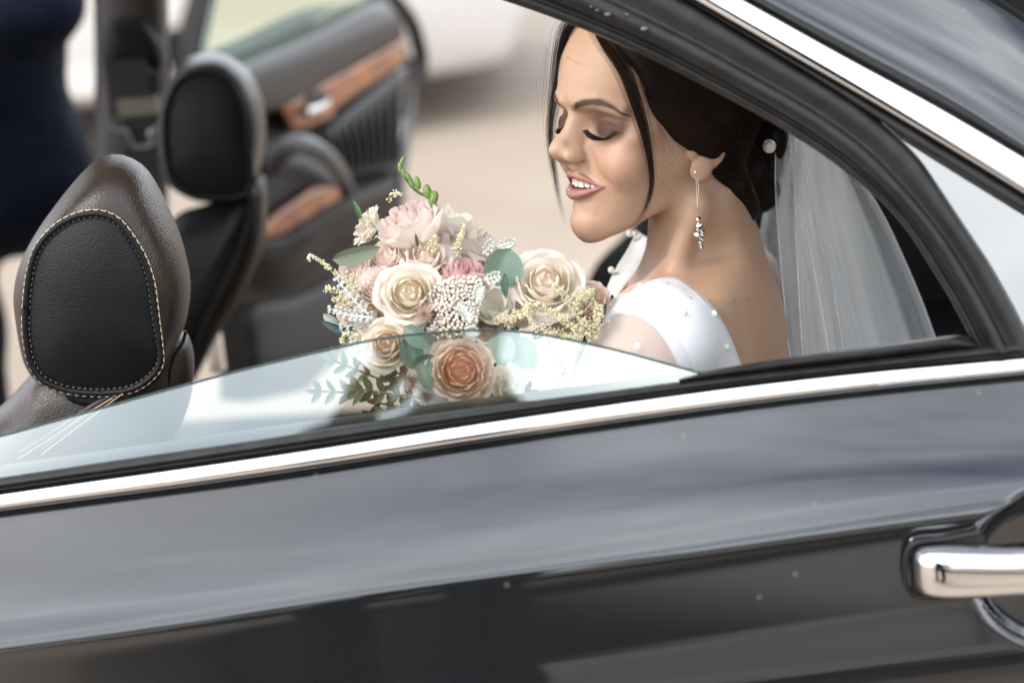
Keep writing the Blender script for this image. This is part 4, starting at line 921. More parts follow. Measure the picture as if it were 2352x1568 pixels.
for side in (1, -1):
    x_ = .12
    for k, (w, h) in enumerate([(8.0, 9.6), (6.3, 8.8), (6.9, 9.2), (6.2, 8.2), (6, 7.5)]):
        tooth(side * (x_ + w / 2), w - .22, h, -38.4 - .25 * (k == 1) * -1).build('tooth', M['teeth'], body); x_ += w
# lashes and brows
M['lash'] = mat('black_lashes', (.006, .005, .005), .5)
def hairs(lines, rad, k=3):
    """many tapered 3-sided hairs as one mesh (lines in head mm)"""
    V = []; Fc = []; o = 0
    for L, r0 in zip(lines, rad):
        L = np.asarray(L); n = len(L); T_ = np.gradient(L, axis=0); T_ /= np.linalg.norm(T_, axis=1)[:, None] + 1e-9
        A = np.cross(T_, [0.3, .5, .8]); A /= np.linalg.norm(A, axis=1)[:, None] + 1e-9; B = np.cross(T_, A)
        t = np.linspace(0, 1, n); rr_ = r0 * np.clip(1.15 - t ** 2 * 1.05, .1, 1)
        for q in range(k): V.append(L + rr_[:, None] * (cos(2 * pi * q / k) * A + sin(2 * pi * q / k) * B))
        a = np.arange(n - 1)
        for q in range(k):
            q2 = (q + 1) % k; Fc.append(np.stack([o + q * n + a, o + q2 * n + a, o + q2 * n + a + 1, o + q * n + a + 1], 1))
        o += n * k
    return np.concatenate(V), np.concatenate(Fc)
ls = []; rd = []
for sgn in (1, -1):
    for i in range(260):
        u = RNG.uniform(0, 1); b0 = np.array([np.interp(u * 29, np.arange(30), lash[:, k]) for k in range(3)])
        outw = unit([.9, (u - .45) * 1.1, -.62 + .1 * RNG.normal()]); ln = (5.6 + 4.0 * sin(pi * min(1, u * 1.15) ** 1.2)) * RNG.uniform(.75, 1.1)
        pts = [b0 + outw * ln * t + np.array([0, 0, 1.0]) * ln * .38 * t * t + np.array([0, RNG.normal() * .15, 0]) * t for t in np.linspace(0, 1, 6)]
        pts = np.array(pts); pts[:, 1] *= sgn; ls.append(pts); rd.append(.23)
v_, f_ = hairs(ls, rd); obj('eyelashes', h2w(v_), f_, M['lash'], bride)
M['brow'] = mat('brow_hair', (.10, .06, .04), .6)
ls = []; rd = []
for sgn in (1, -1):
    for i in range(700):
        u = RNG.uniform(0, 1) ** .9; k = u * 29; b0 = np.array([np.interp(k, np.arange(30), BROW[:, m]) for m in range(3)]); w_ = np.interp(k, np.arange(30), bwd)
        tdir = unit(BROW[min(29, int(k) + 1)] - BROW[max(0, int(k) - 1)]); b0 = b0 + np.array([0, 0, 1]) * RNG.uniform(-1, 1) * w_
        dr = unit(tdir + np.array([0, 0, .75 * (1 - u) + .05 - .5 * (u > .6)])); ln = RNG.uniform(2.5, 4.5); pts = np.array([b0 + dr * ln * t for t in np.linspace(0, 1, 4)])
        pts[:, 1] *= sgn; ls.append(pts); rd.append(.085)
AP = np.concatenate(ls).astype(f32); dirn = np.array([1, 0, 0], f32); sgns = np.sign(AP[:, 1])
AP = near_surface(AP, np.stack([np.full(len(AP), .9), .35 * sgns, np.zeros(len(AP))], 1).astype(f32) * -1, head_sdf, .15, 14)
ls = list(AP.reshape(-1, 4, 3)); v_, f_ = hairs(ls, rd); obj('eyebrows', h2w(v_), f_, M['brow'], bride)
# ------------------------------------------------------------------ hair
def grad_push(P, fn, target, it=6, eps=.8):
    P = P.astype(f32)
    E_ = np.eye(3, dtype=f32) * eps
    for _ in range(it):
        d = fn(P) - target; g = np.stack([fn(P + E_[k]) - fn(P - E_[k]) for k in range(3)], 1) / (2 * eps)
        P = P - g * (d / np.maximum(.3, (g * g).sum(1)))[:, None].astype(f32)
    return P
HLp = [px2h(1325, 10, 20), px2h(1352, 60, 30), px2h(1385, 92, 38), px2h(1422, 125, 48), px2h(1462, 165, 57), px2h(1487, 215, 61), px2h(1506, 258, 64), px2h(1556, 320, 69), px2h(1608, 354, 73), px2h(1655, 392, 72)]
HLz = np.array([q[2] for q in HLp])[::-1]; HLx = np.array([q[0] for q in HLp])[::-1]; HLy = np.array([q[1] for q in HLp])[::-1]
print('hairline', np.round(HLp, 0).tolist())
bun_c = np.array(ph(1722, 418, 1.945)); BU = [(np.array(ph(1712, 392, 1.935)), (24, 24, 25)), (np.array(ph(1740, 438, 1.95)), (18, 22, 20)), (np.array(ph(1752, 375, 1.965)), (15, 22, 20)), (np.array(ph(1700, 455, 1.95)), (15, 20, 16)), (np.array(ph(1752, 322, 1.95)), (20, 24, 26))]
LW = np.array([px2h(1550, 318, 70), px2h(1598, 348, 74), px2h(1650, 386, 75), px2h(1688, 448, 62), px2h(1710, 500, 45), px2h(1735, 540, 30)])[::-1]; LWx = LW[:, 0]; LWz = LW[:, 2]; print('low', np.round(LW))
NAPE = [ph(1648, 372, 1.865), ph(1680, 420, 1.875), ph(1708, 478, 1.905)]
def hair_sdf(p):
    d = head_base(p) - 6.5
    xh = np.interp(p[:, 2], HLz, HLx); front = (p[:, 0] - xh + np.clip((46 - np.abs(p[:, 1])) * 1.5, 0, 70) * np.clip((112 - p[:, 2]) / 12, 0, 1) * (p[:, 2] > 30)) * .7
    low = np.interp(p[:, 0], LWx, LWz) - p[:, 2]       # bottom edge of the combed hair
    d = smin(d, sd_ell(p, (4, 71, 8), (24, 8.5, 26)), 10)
    d = smin(d, sd_path(p, NAPE, [14, 17, 15]), 10)
    d = smax(d, smax(front, low, 3), 5)
    for c, r in BU: d = smin(d, sd_ell(p, c, r), 9)
    return d
HP, HF = surface_nets(hair_sdf, np.arange(-130, 122, 2.2), np.arange(-90, 95, 2.2), np.arange(-90, 140, 2.2), pad=1.5)
M['hair'] = mat('dark_brown_hair', (.008, .0046, .0032), .5, spec=.15, bump=('noise', 260, .2, .001))
M['strand'] = mat('hair_strand', (.026, .0135, .0085), .42, spec=.16)
hair = obj('hair', h2w(HP), HF, M['hair'], bride)
# combed strands from hairline and parting to the bun
S0 = []; NS = 2600
for i in range(NS):
    if i < 1300: k = RNG.uniform(0, 1) ** .8; z = HLz[0] + 4 + k * (110 - HLz[0]); S0.append((np.interp(z, HLz, HLx) - RNG.uniform(-1.5, 5), np.interp(z, HLz, HLy) * .98, z))
    else: S0.append((RNG.uniform(-30, 85), RNG.uniform(5, 30), 122))
S0 = np.array(S0); S1 = BU[0][0] + RNG.normal(0, 1, (NS, 3)) * [7, 6, 9] + [0, 4, 0]
tt = np.linspace(0, 1, 14); Lp = S0[:, None] * (1 - tt)[None, :, None] + S1[:, None] * tt[None, :, None]
mid_ = np.sin(pi * tt) ** 1.0; Lp[:, :, 1] += mid_ * 16; Lp[:, :, 2] -= mid_[None] * np.linspace(2, 12, NS)[RNG.permutation(NS)][:, None] * .9
sh = Lp.shape; offs = (RNG.uniform(-.3, 1.5, NS)[:, None] * np.ones(14)).ravel(); offs[np.tile(np.arange(14) == 0, NS)] = -2.0
PP = grad_push(Lp.reshape(-1, 3), hair_sdf, 0, 5); g_ = None
E_ = np.eye(3, dtype=f32) * .8; gr = np.stack([hair_sdf(PP + E_[k]) - hair_sdf(PP - E_[k]) for k in range(3)], 1); gr /= np.linalg.norm(gr, axis=1)[:, None] + 1e-6
PP = (PP + gr * offs[:, None]).reshape(sh)
M['strand2'] = mat('lighter_hair_strand', (.038, .020, .012), .42, spec=.22)
sg_ = np.linalg.norm(np.diff(PP, axis=1), axis=2).max(1); print('seg pct', np.percentile(sg_, [5, 50, 90, 99])); PP = PP[sg_ <= np.percentile(sg_, 93)]
pick = RNG.uniform(0, 1, len(PP)) < .3
for pk, mt_ in ((~pick, M['strand']), (pick, M['strand2'])):
    v_, f_ = hairs(list(PP[pk]), [.16] * int(pk.sum())); o = obj('combed_strands', h2w(v_), f_, mt_, hair); o['kind'] = 'stuff'
# bun coils
ls = []
for i in range(900):
    c, r = BU[RNG.integers(0, 5)]; r = np.array(r) * RNG.uniform(.98, 1.09); a = RNG.uniform(0, 2 * pi); b_ = RNG.uniform(-.8, .8); t = np.linspace(0, RNG.uniform(1.2, 2.6), 12)
    ax = unit(RNG.normal(0, 1, 3) * [.5, .3, .3] + [.3, 1, .2]); u = unit(np.cross(ax, (0, .2, 1))); w = np.cross(ax, u); hgt = RNG.uniform(-.75, .95); q = math.sqrt(1 - hgt * hgt)
    ls.append(c + r * (ax * hgt + q * (np.cos(a + t)[:, None] * u + np.sin(a + t)[:, None] * w)))
for ls_, mt_ in ((ls[:620], M['strand']), (ls[620:], M['strand2'])):
    v_, f_ = hairs(ls_, [.2] * len(ls_)); o = obj('bun_strands', h2w(v_), f_, mt_, hair); o['kind'] = 'stuff'
def lock(pts, lats, n, spread, rad=.14, wig=1.0):
    C_ = np.array([px2h(a, b, l) for (a, b), l in zip(pts, lats)]); ls = []
    for i in range(n):
        off = RNG.normal(0, 1, 3) * [1, .5, .25]; ln = RNG.uniform(.72, 1.0) if i else 1; c = spline(C_, 34); m_ = max(8, int(34 * ln)); c = c[:m_]
        tq_ = np.linspace(0, ln, m_); sp = np.interp(tq_, np.linspace(0, 1, len(spread)), spread); ph_ = RNG.uniform(0, 6.3)
        c = c + off[None] * sp[:, None] + wig * np.stack([np.sin(tq_ * 9 + ph_), np.cos(tq_ * 7 + ph_), 0 * tq_], 1) * .35 * tq_[:, None] * 2; ls.append(c)
    return ls
ls = lock([(1372, 60), (1389, 92), (1432, 160), (1457, 225), (1477, 292), (1491, 356), (1497, 412), (1491, 455), (1472, 500), (1440, 530)], [36, 44, 58, 66, 69, 70, 69, 66, 62, 56], 260, [3.6, 4.0, 3.6, 3.2, 2.6, 1.9, 1.3, 1.6, 3.0])
ls2 = lock([(1330, 30), (1303, 60), (1287, 124), (1278, 188), (1269, 255), (1264, 300), (1267, 356), (1276, 412), (1286, 469), (1303, 530)], [-10, -22, -34, -42, -46, -47, -47, -46, -45, -44], 120, [4.5, 4.6, 3.8, 3.2, 2.6, 2.1, 1.7, 1.4, 1.8])
v_, f_ = hairs(ls, [.115] * len(ls)); obj('front_lock', h2w(v_), f_, M['strand'], hair)['kind'] = 'stuff'
v_, f_ = hairs(ls2, [.11] * len(ls2)); obj('front_lock', h2w(v_), f_, M['strand'], hair)['kind'] = 'stuff'
# flyaways : nape, temple and the thin ones across the forehead
ls = []
def fly(a, b, c_, lat, n, sp):
    for _ in range(n):
        P = np.array([px2h(*(np.array(q) + RNG.normal(0, sp, 2) * (.4 + .6 * i)), lat) for i, q in enumerate((a, b, c_))]); ls.append(spline(P, 14))
fly((1690, 440), (1720, 540), (1775, 580), 20, 26, 12); fly((1650, 420), (1675, 470), (1690, 520), 40, 24, 12); fly((1540, 300), (1580, 345), (1602, 368), 70, 22, 8)
fly((1500, 250), (1520, 320), (1545, 372), 67, 10, 10); fly((1740, 480), (1760, 530), (1800, 560), 0, 14, 16); fly((1470, 180), (1490, 240), (1500, 300), 64, 16, 7); fly((1668, 400), (1665, 430), (1640, 470), 55, 14, 10)
fly((1255, 110), (1240, 200), (1238, 300), -46, 5, 9); fly((1300, 130), (1340, 150), (1395, 156), 25, 2, 3); fly((1480, 520), (1440, 536), (1400, 528), 58, 3, 5); fly((1520, 420), (1545, 450), (1545, 490), 66, 3, 6)
v_, f_ = hairs(ls, [.06] * len(ls)); obj('flyaway_hair', h2w(v_), f_, M['strand'], hair)['kind'] = 'stuff'
# pearl hairpin
MB().sphere(pd(1767, 337, 1.878), .0060, 20, 14).build('pearl_hairpin', M['pearl'], hair)

# ------------------------------------------------------------------ earring
def march(px, py, fn=full_sdf, t0=1.55, t1=2.4):
    px = np.atleast_1d(px); py = np.atleast_1d(py); t = np.full(len(px), t0); R_ = np.array([ray(a, b) for a, b in zip(px, py)]); best = np.full(len(px), 1e9); bt = t.copy()
    for _ in range(70):
        P = ((CAM + R_ * t[:, None] - HO) * 1000) @ HA.T; d = fn(P.astype(f32)); m = d < best; best[m] = d[m]; bt[m] = t[m]; t = t + np.maximum(d, .05) / 1000 * .85
    return CAM + R_ * bt[:, None]
er = march(1597, 396)[0] - CF * .002
earring = MB().sphere(er, .0022, 14, 10).build('earring', M['silver'], bride)
dn = np.array([0, 0, -1.0])
for dx in (0, .0022):
    mb = MB(); n_ = 40
    for i in range(n_):
        c = er + dn * (.003 + .00095 * i) + CR * (.0006 * cos(i * 1.6) * 0 + dx * (1 - (i / n_)) ** .8 * sin(pi * min(1, i / n_ * 1.2 + .12))) - CF * .001
        mb.sphere(c, .00062, 6, 4, (1, 1, .8) if i % 2 else (.7, 1.2, .8))
    mb.build('chain', M['silver'], earring)['kind'] = 'stuff'
zc_ = .0410
for k, (dx, dz, r) in enumerate([(0, 0, .0026), (.0008, .0078, .0034), (-.0014, .0135, .0024), (.0028, .0158, .0030), (-.0022, .0185, .0026), (.0008, .0235, .0029), (.0002, .0285, .0022), (.001, .0325, .0022)]):
    c = er + dn * (zc_ + dz * .78) + CR * dx - CF * .001; mb = MB(); a = np.arange(8) * pi / 4; tw = k * .5; R3 = Matrix.Rotation(k * .9, 3, 'X') @ Matrix.Rotation(k * .7, 3, 'Y')
    prof = [(.02, 1), (.7, .45), (1, .1), (.95, -.05), (1, -.2), (.65, -.55), (.02, -1)]
    rings = [[np.array(R3 @ Vector((q * cos(t + tw * h), q * sin(t + tw * h), h))) * r + c for t in a] for q, h in prof]
    mb.grid(np.array(rings), closev=True).build('silver_nugget', M['silver'], earring, False)

# ------------------------------------------------------------------ dress
def fabric(name, c, alpha=1, weave=3000, trans=.3):
    m = bpy.data.materials.new(name); m.use_nodes = True; nt = m.node_tree; nt.nodes.clear(); o = nt.nodes.new('ShaderNodeOutputMaterial')
    d = nt.nodes.new('ShaderNodeBsdfDiffuse'); d.inputs[0].default_value = (*c, 1); t = nt.nodes.new('ShaderNodeBsdfTranslucent'); t.inputs[0].default_value = (*c, 1)
    x = nt.nodes.new('ShaderNodeMixShader'); x.inputs[0].default_value = trans; nt.links.new(d.outputs[0], x.inputs[1]); nt.links.new(t.outputs[0], x.inputs[2]); last = x
    if alpha < 1:
        tr = nt.nodes.new('ShaderNodeBsdfTransparent'); y = nt.nodes.new('ShaderNodeMixShader'); lw = nt.nodes.new('ShaderNodeLayerWeight'); lw.inputs[0].default_value = .35
        mr = nt.nodes.new('ShaderNodeMapRange'); mr.inputs['To Min'].default_value = alpha; mr.inputs['To Max'].default_value = min(1, alpha * 2.6 + .1)
        tc_ = nt.nodes.new('ShaderNodeTexCoord'); w1 = nt.nodes.new('ShaderNodeTexVoronoi'); w1.inputs['Scale'].default_value = weave
        m2 = nt.nodes.new('ShaderNodeMath'); m2.operation = 'MULTIPLY'; m3 = nt.nodes.new('ShaderNodeMapRange'); m3.inputs['From Max'].default_value = .7; m3.inputs['To Min'].default_value = .75; m3.inputs['To Max'].default_value = 1.25
        nt.links.new(tc_.outputs['Object'], w1.inputs['Vector']); nt.links.new(w1.outputs['Distance'], m3.inputs[0])
        nt.links.new(lw.outputs['Facing'], mr.inputs[0]); nt.links.new(mr.outputs[0], m2.inputs[0]); nt.links.new(m3.outputs[0], m2.inputs[1])
        nt.links.new(m2.outputs[0] if weave else mr.outputs[0], y.inputs[0]); nt.links.new(tr.outputs[0], y.inputs[1]); nt.links.new(x.outputs[0], y.inputs[2]); last = y
    nt.links.new(last.outputs[0], o.inputs[0]); return m
M['satin'] = mat('white_crepe', (.80, .80, .79), .5, sheen=.3, bump=('noise', 900, .12, .0004))
M['net'] = fabric('white_net', (.85, .84, .82), .30, 0); M['veil'] = fabric('white_tulle', (.96, .97, .95), .24, 0, .45)
dress = None
def c2(pts): return [(1194.4 + .3125 * a, 514.5 + .3125 * b) for a, b in pts]
EA = c2([(640, 720), (700, 605), (850, 482), (1000, 415), (1110, 400), (1200, 425), (1300, 500), (1400, 600), (1480, 720), (1550, 860), (1620, 1040), (1670, 1180), (1700, 1320)])
EB = c2([(560, 790), (600, 715), (680, 668), (760, 655), (850, 668), (930, 705), (1020, 780), (1090, 880), (1150, 1000), (1195, 1110), (1230, 1240), (1250, 1400)])
rowsP = []; nn_ = 70
for s_ in np.linspace(0, 1, 16):
    A_, B_ = spline(EA, nn_), spline(EB, nn_); q = A_ * (1 - s_) + B_ * s_; w = march(q[:, 0], q[:, 1]); rowsP.append(w)
Gd = np.array(rowsP)
dep = (Gd - CAM) @ CF; dep0 = dep.copy()
for _ in range(3): # keep the cloth taut
    dep[1:-1] = (dep[:-2] + dep[2:] + dep[1:-1] * 2) / 4; dep[:, 1:-1] = (dep[:, :-2] + dep[:, 2:] + dep[:, 1:-1] * 2) / 4
dep = np.minimum(dep, dep0)
for i in range(16):
    A_, B_ = spline(EA, nn_), spline(EB, nn_); q = A_ * (1 - i / 15) + B_ * (i / 15)
    for j in range(nn_): Gd[i, j] = pd(q[j, 0], q[j, 1], dep[i, j] - .0040 - .0022 * sin(pi * i / 15) ** .5)
dress = solidify(MB().grid(Gd).build('dress', M['satin'], bride), .0022, 0)
mb = MB(); mb.tube(Gd[0], .0013, 6).tube(Gd[-1], .0011, 6); sm_ = spline(c2([(1090, 402), (1000, 470), (920, 545), (850, 615)]), 20); w = march(sm_[:, 0], sm_[:, 1]); mb.tube(w - CF * .0062, .00045, 5)
mb.build('hem', M['satin'], dress)
# far shoulder band standing off the collar bone
FL = [(1462, 532), (1443, 572), (1415, 618), (1396, 661), (1380, 720)]; FR = [(1490, 548), (1489, 596), (1464, 632), (1428, 672), (1412, 720)]
A_, B_ = spline(FL, 24), spline(FR, 24); dp = np.linspace(2.04, 1.93, 24)
G_ = np.array([[pd(*(A_[j] * (1 - s_) + B_[j] * s_), dp[j] + .012 * math.cos(s_ * 3)) for j in range(24)] for s_ in np.linspace(0, 1, 8)])
solidify(MB().grid(G_).build('far_shoulder_band', M['satin'], dress), .002)
# bodice below the window line
def bod(p): return smax(body_sdf(p) - 4.5, (p - J(1600, 905, 1.9)) @ np.array([.0, .0, 1.0], f32), 3)
bp_, bf_ = surface_nets(bod, np.arange(-240, 200, 5), np.arange(-330, 160, 5), np.arange(-470, -150, 5), pad=1.4)
obj('bodice', h2w(bp_), bf_, M['satin'], dress)
arm_pts = spline(np.array([sh_n, J(1440, 905, 1.76), J(1400, 1090, 1.735), J(1240, 1130, 1.74)]), 40); ar = np.interp(np.linspace(0, 1, 40), [0, .4, .7, 1], [50, 46.5, 41, 36])
MB().tube(h2w(arm_pts), ar / 1000, 40, cap=False).build('net_sleeve', M['net'], dress)
for (a, b, fn_) in [(1568, 718, 0), (1638, 721, 0), (1666, 797, 0), (1463, 796, 0), (1393, 737, 0), (1470, 660, 0), (1460, 669, 0), (1337, 835, 0), (1372, 877, 0), (1299, 883, 0)]:
    MB().sphere(march(a, b)[0] - CF * .0078, .0032, 14, 10).build('pearl', M['pearl'], dress)
for (a, b, d_) in [(1404, 620, 1.985), (1432, 628, 1.99), (1446, 537, 2.03), (1458, 537, 2.03)]: MB().sphere(pd(a, b, d_), .0032, 14, 10).build('pearl', M['pearl'], dress)

# ------------------------------------------------------------------ veil
def veil(left, right, d0, d1, folds, amp, name, seed, ns=150, nt_=60, parent=bride):
    rg = np.random.default_rng(seed); Lc, Rc = spline(left, nt_), spline(right, nt_); G_ = np.zeros((nt_, ns, 3)); ph_ = rg.uniform(0, 6.3, 6); s_ = np.linspace(0, 1, ns)
    for i in range(nt_):
        t = i / (nt_ - 1); env = .25 + .75 * t
        wv_ = sum(np.sin(s_ * folds * (k + 1) * .8 + ph_[k] + .9 * t * math.sin(ph_[k])) / (k + 1) ** .8 for k in range(5))
        sx = s_ + .022 * env * np.sin(s_ * folds * 1.7 + ph_[5])
        for j in range(ns):
            px = Lc[i] * (1 - sx[j]) + Rc[i] * sx[j]; G_[i, j] = pd(px[0], px[1], d0 + (d1 - d0) * s_[j] + amp * env * wv_[j])
    return MB().grid(G_).build(name, M['veil'], parent)
v0 = veil([(1784, 250), (1781, 330), (1780, 430), (1788, 560), (1800, 700), (1815, 860), (1822, 960)], [(1900, 250), (1950, 360), (2030, 500), (2085, 620), (2125, 720), (2160, 830), (2180, 960)], 1.93, 2.02, 11, .010, 'veil', 3)
v1 = veil([(1806, 250), (1812, 330), (1822, 430), (1826, 560), (1832, 700), (1842, 860), (1850, 960)], [(1885, 250), (1930, 360), (1985, 500), (2030, 620), (2065, 720), (2100, 830), (2120, 960)], 1.95, 2.05, 14, .010, 'veil_layer', 5, parent=v0)
v2 = veil([(1790, 250), (1800, 330), (1765, 430), (1745, 520), (1742, 560), (1760, 760), (1790, 960)], [(1900, 250), (1930, 360), (1960, 500), (1990, 620), (2010, 720), (2040, 830), (2050, 960)], 2.03, 2.12, 9, .012, 'veil_layer', 8, parent=v0)

for vv, cols in ((v0, (0, 38, 149)), (v1, (2, 60, 104))):
    co = np.array([tuple(v.co) for v in vv.data.vertices]).reshape(60, 150, 3)
    mb = MB()
    for c_ in cols: mb.tube(co[:, c_], .00055, 5)
    mb.build('veil_edge', M['satin'], vv)['kind'] = 'stuff'
# ------------------------------------------------------------------ the bouquet
def c3(a, b): return 698.2 + .3984 * a, 349.1 + .3984 * b
bq = empty('bouquet', tuple(pd(*c3(800, 1400), 1.78)), 'round bridal bouquet of blush and ivory roses, eucalyptus and cream sprays', 'bouquet')
def tone_mat(name, rough, trans, sss, extra=None, bumps=(300, .15)):
    m = bpy.data.materials.new(name); m.use_nodes = True; nt = m.node_tree; b = nt.nodes['Principled BSDF']; a = nt.nodes.new('ShaderNodeAttribute'); a.attribute_name = 'tone'
    t = nt.nodes.new('ShaderNodeTexCoord'); n = nt.nodes.new('ShaderNodeTexNoise'); n.inputs['Scale'].default_value = 90; n.inputs['Detail'].default_value = 4
    mr = nt.nodes.new('ShaderNodeMapRange'); mr.inputs['To Min'].default_value = .90; mr.inputs['To Max'].default_value = 1.08
    x = nt.nodes.new('ShaderNodeMix'); x.data_type = 'RGBA'; x.blend_type = 'MULTIPLY'; x.inputs[0].default_value = 1
    nt.links.new(t.outputs['Object'], n.inputs['Vector']); nt.links.new(n.outputs[0], mr.inputs[0]); nt.links.new(a.outputs['Color'], x.inputs[6]); nt.links.new(mr.outputs[0], x.inputs[7])
    nt.links.new(x.outputs[2], b.inputs['Base Color']); b.inputs['Roughness'].default_value = rough; b.inputs['Subsurface Weight'].default_value = sss; b.inputs['Subsurface Radius'].default_value = (1, .8, .6); b.inputs['Subsurface Scale'].default_value = .006; b.inputs['Specular IOR Level'].default_value = .3
    n2 = nt.nodes.new('ShaderNodeTexNoise'); n2.inputs['Scale'].default_value = bumps[0]; bp = nt.nodes.new('ShaderNodeBump'); bp.inputs['Strength'].default_value = bumps[1]; bp.inputs['Distance'].default_value = .001
    nt.links.new(t.outputs['Object'], n2.inputs['Vector']); nt.links.new(n2.outputs[0], bp.inputs['Height']); nt.links.new(bp.outputs[0], b.inputs['Normal'])
    tr = nt.nodes.new('ShaderNodeBsdfTranslucent'); mx_ = nt.nodes.new('ShaderNodeMixShader'); mx_.inputs[0].default_value = trans; o = nt.nodes['Material Output']
    nt.links.new(x.outputs[2], tr.inputs[0]); nt.links.new(b.outputs[0], mx_.inputs[1]); nt.links.new(tr.outputs[0], mx_.inputs[2]); nt.links.new(mx_.outputs[0], o.inputs[0]); return m
M['petal'] = tone_mat('petal', .6, .5, .6); M['leafm'] = tone_mat('leaf', .5, .12, 0, bumps=(160, .45))
def set_tone(o, colr):
    c = np.clip(np.asarray(colr, float), 0, 1); ca = o.data.color_attributes.new('tone', 'FLOAT_COLOR', 'POINT'); ca.data.foreach_set('color', np.c_[c, np.ones(len(c))].astype(f32).ravel()); return o
def frame(dx, dy, dz, spin=0):
    a = unit(CR * dx + CU * dy - CF * dz); u = unit(np.cross(a, CF + .01 * CR)); v = np.cross(a, u); return np.array([u * cos(spin) + v * sin(spin), -u * sin(spin) + v * cos(spin), a])
def petal_grid(th0, W, R0, zb, H, flare, curl, nu=9, nv=9, ruff=.03, rg=None, notch=.0, pinch=0, edge=.0):
    u = np.linspace(-1, 1, nu); v = np.linspace(0, 1, nv); U, V = np.meshgrid(u, v, indexing='ij')
    wid = W * np.clip(np.sin(np.pi * (V * .80 + .13)), 0, 1) ** .55; ang = th0 + U * wid
    rr_ = R0 * (.16 + .84 * np.sin(np.minimum(V / .6, 1) * pi / 2) ** .8) + flare * np.clip(V - .55, 0, 1) ** 1.5 * 3.2
    rr_ = rr_ + edge * np.abs(U) ** 3 * V - pinch * (1 - U * U) * V
    z = zb + H * V - curl * np.clip(V - .7, 0, 1) ** 2 * 9 - H * .18 * U * U * V ** 2 + notch * (1 - np.abs(U)) ** 2 * V ** 4
    n = rg.normal(0, 1, 6); rip = ruff * (np.sin(U * 5 + n[0]) * .5 + np.sin(U * 9 + n[1] * 3 + V * 2) * .4 + np.sin(U * 15 + n[2] * 3) * .25) * V ** 2
    rr_ = rr_ + rip; z = z + rip * .6 * np.sin(n[3] * 3 + U * 3)
    return np.stack([rr_ * np.cos(ang), rr_ * np.sin(ang), z], -1), U, V
def flower(cx, cy, r, depth, direction, inner, outer, kind='rose', seed=0, name='rose', label=None, base=None, sx=1.0):
    rg = np.random.default_rng(seed + 11); c = pd(*c3(cx, cy), depth); R = r * 1.24 * .3984 * depth / FPX; inner = tuple(.6 * a_ + .4 * b_ for a_, b_ in zip(inner, (.97, .86, .74))) if kind != 'x' else inner; outer = tuple(.6 * a_ + .4 * b_ for a_, b_ in zip(outer, (.97, .90, .85))); Fm = frame(*direction, spin=rg.uniform(0, 6))
    n, k0 = {'rose': (24, .10), 'cabbage': (40, .07), 'garden': (27, .08), 'tulip': (8, .36), 'carn': (30, .1), 'open': (20, .12), 'bud': (12, .12)}[kind]
    root = None; inner = np.array(inner); outer = np.array(outer); base = np.array(base if base is not None else outer * [.96, 1.0, .84])
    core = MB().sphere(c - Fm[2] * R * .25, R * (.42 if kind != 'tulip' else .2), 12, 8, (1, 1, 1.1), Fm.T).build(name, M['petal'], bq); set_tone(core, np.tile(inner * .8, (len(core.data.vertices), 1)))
    if label: core['label'] = label
    for i in range(n):
        t = i / (n - 1); th = i * 2.399963 + rg.normal(0, .12); rd = R * (k0 + (.92 - k0) * t ** .82) * .86
        W = {'rose': 1.3 - .35 * t, 'cabbage': 1.0 - .2 * t, 'garden': .95 - .02 * t, 'tulip': .95, 'carn': .55, 'open': 1.15 - .2 * t, 'bud': 1.3 - .4 * t}[kind] * rg.uniform(.9, 1.1)
        zt = R * (.44 - (.42 if kind in ('rose', 'open') else .30) * t ** 2.2 + (.1 if kind == 'tulip' else 0)) + rg.normal(0, .015) * R; zb = -R * .62; H = zt - zb
        flare = R * {'rose': -.05 + .30 * t ** 2.5, 'cabbage': -.02 + .12 * t ** 3, 'garden': -.03 + .16 * t ** 3, 'tulip': .12, 'carn': .10 + .25 * t, 'open': -.05 + .42 * t ** 2, 'bud': -.08 + .05 * t}[kind]
        curl = R * {'rose': .22 * t ** 3, 'open': .30 * t ** 2.5, 'tulip': .02, 'carn': .12 * t, 'garden': .08 * t ** 3}.get(kind, .05 * t ** 3)
        ruff = R * {'carn': .12, 'cabbage': .035, 'garden': .045, 'rose': .018, 'open': .03}.get(kind, .02)
        g, U, V = petal_grid(th, W, rd, zb, H, flare, curl, 9, 9, ruff, rg, R * (.04 if kind in ('rose', 'open') else -.04), edge=R * .05 * t)
        g[..., :2] += 0; P = c + (g.reshape(-1, 3) * [1, 1, 1]) @ Fm
        o = obj('petal', P, np.array(grid_faces(9, 9)), M['petal'], core)
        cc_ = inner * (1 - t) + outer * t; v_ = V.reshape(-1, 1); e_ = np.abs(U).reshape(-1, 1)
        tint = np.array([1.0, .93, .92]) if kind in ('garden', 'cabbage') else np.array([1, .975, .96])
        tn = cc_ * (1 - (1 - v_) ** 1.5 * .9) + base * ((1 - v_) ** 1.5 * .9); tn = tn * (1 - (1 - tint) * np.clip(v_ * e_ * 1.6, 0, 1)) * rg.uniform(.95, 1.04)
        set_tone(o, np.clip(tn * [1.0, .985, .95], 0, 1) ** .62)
    return core
BL_ = (.86, .68, .60); IV = (.86, .80, .68); PK = (.86, .42, .45); PE = (.88, .56, .38); CRM = (.85, .74, .58); WH = (.86, .86, .78); LP = (.87, .70, .65)
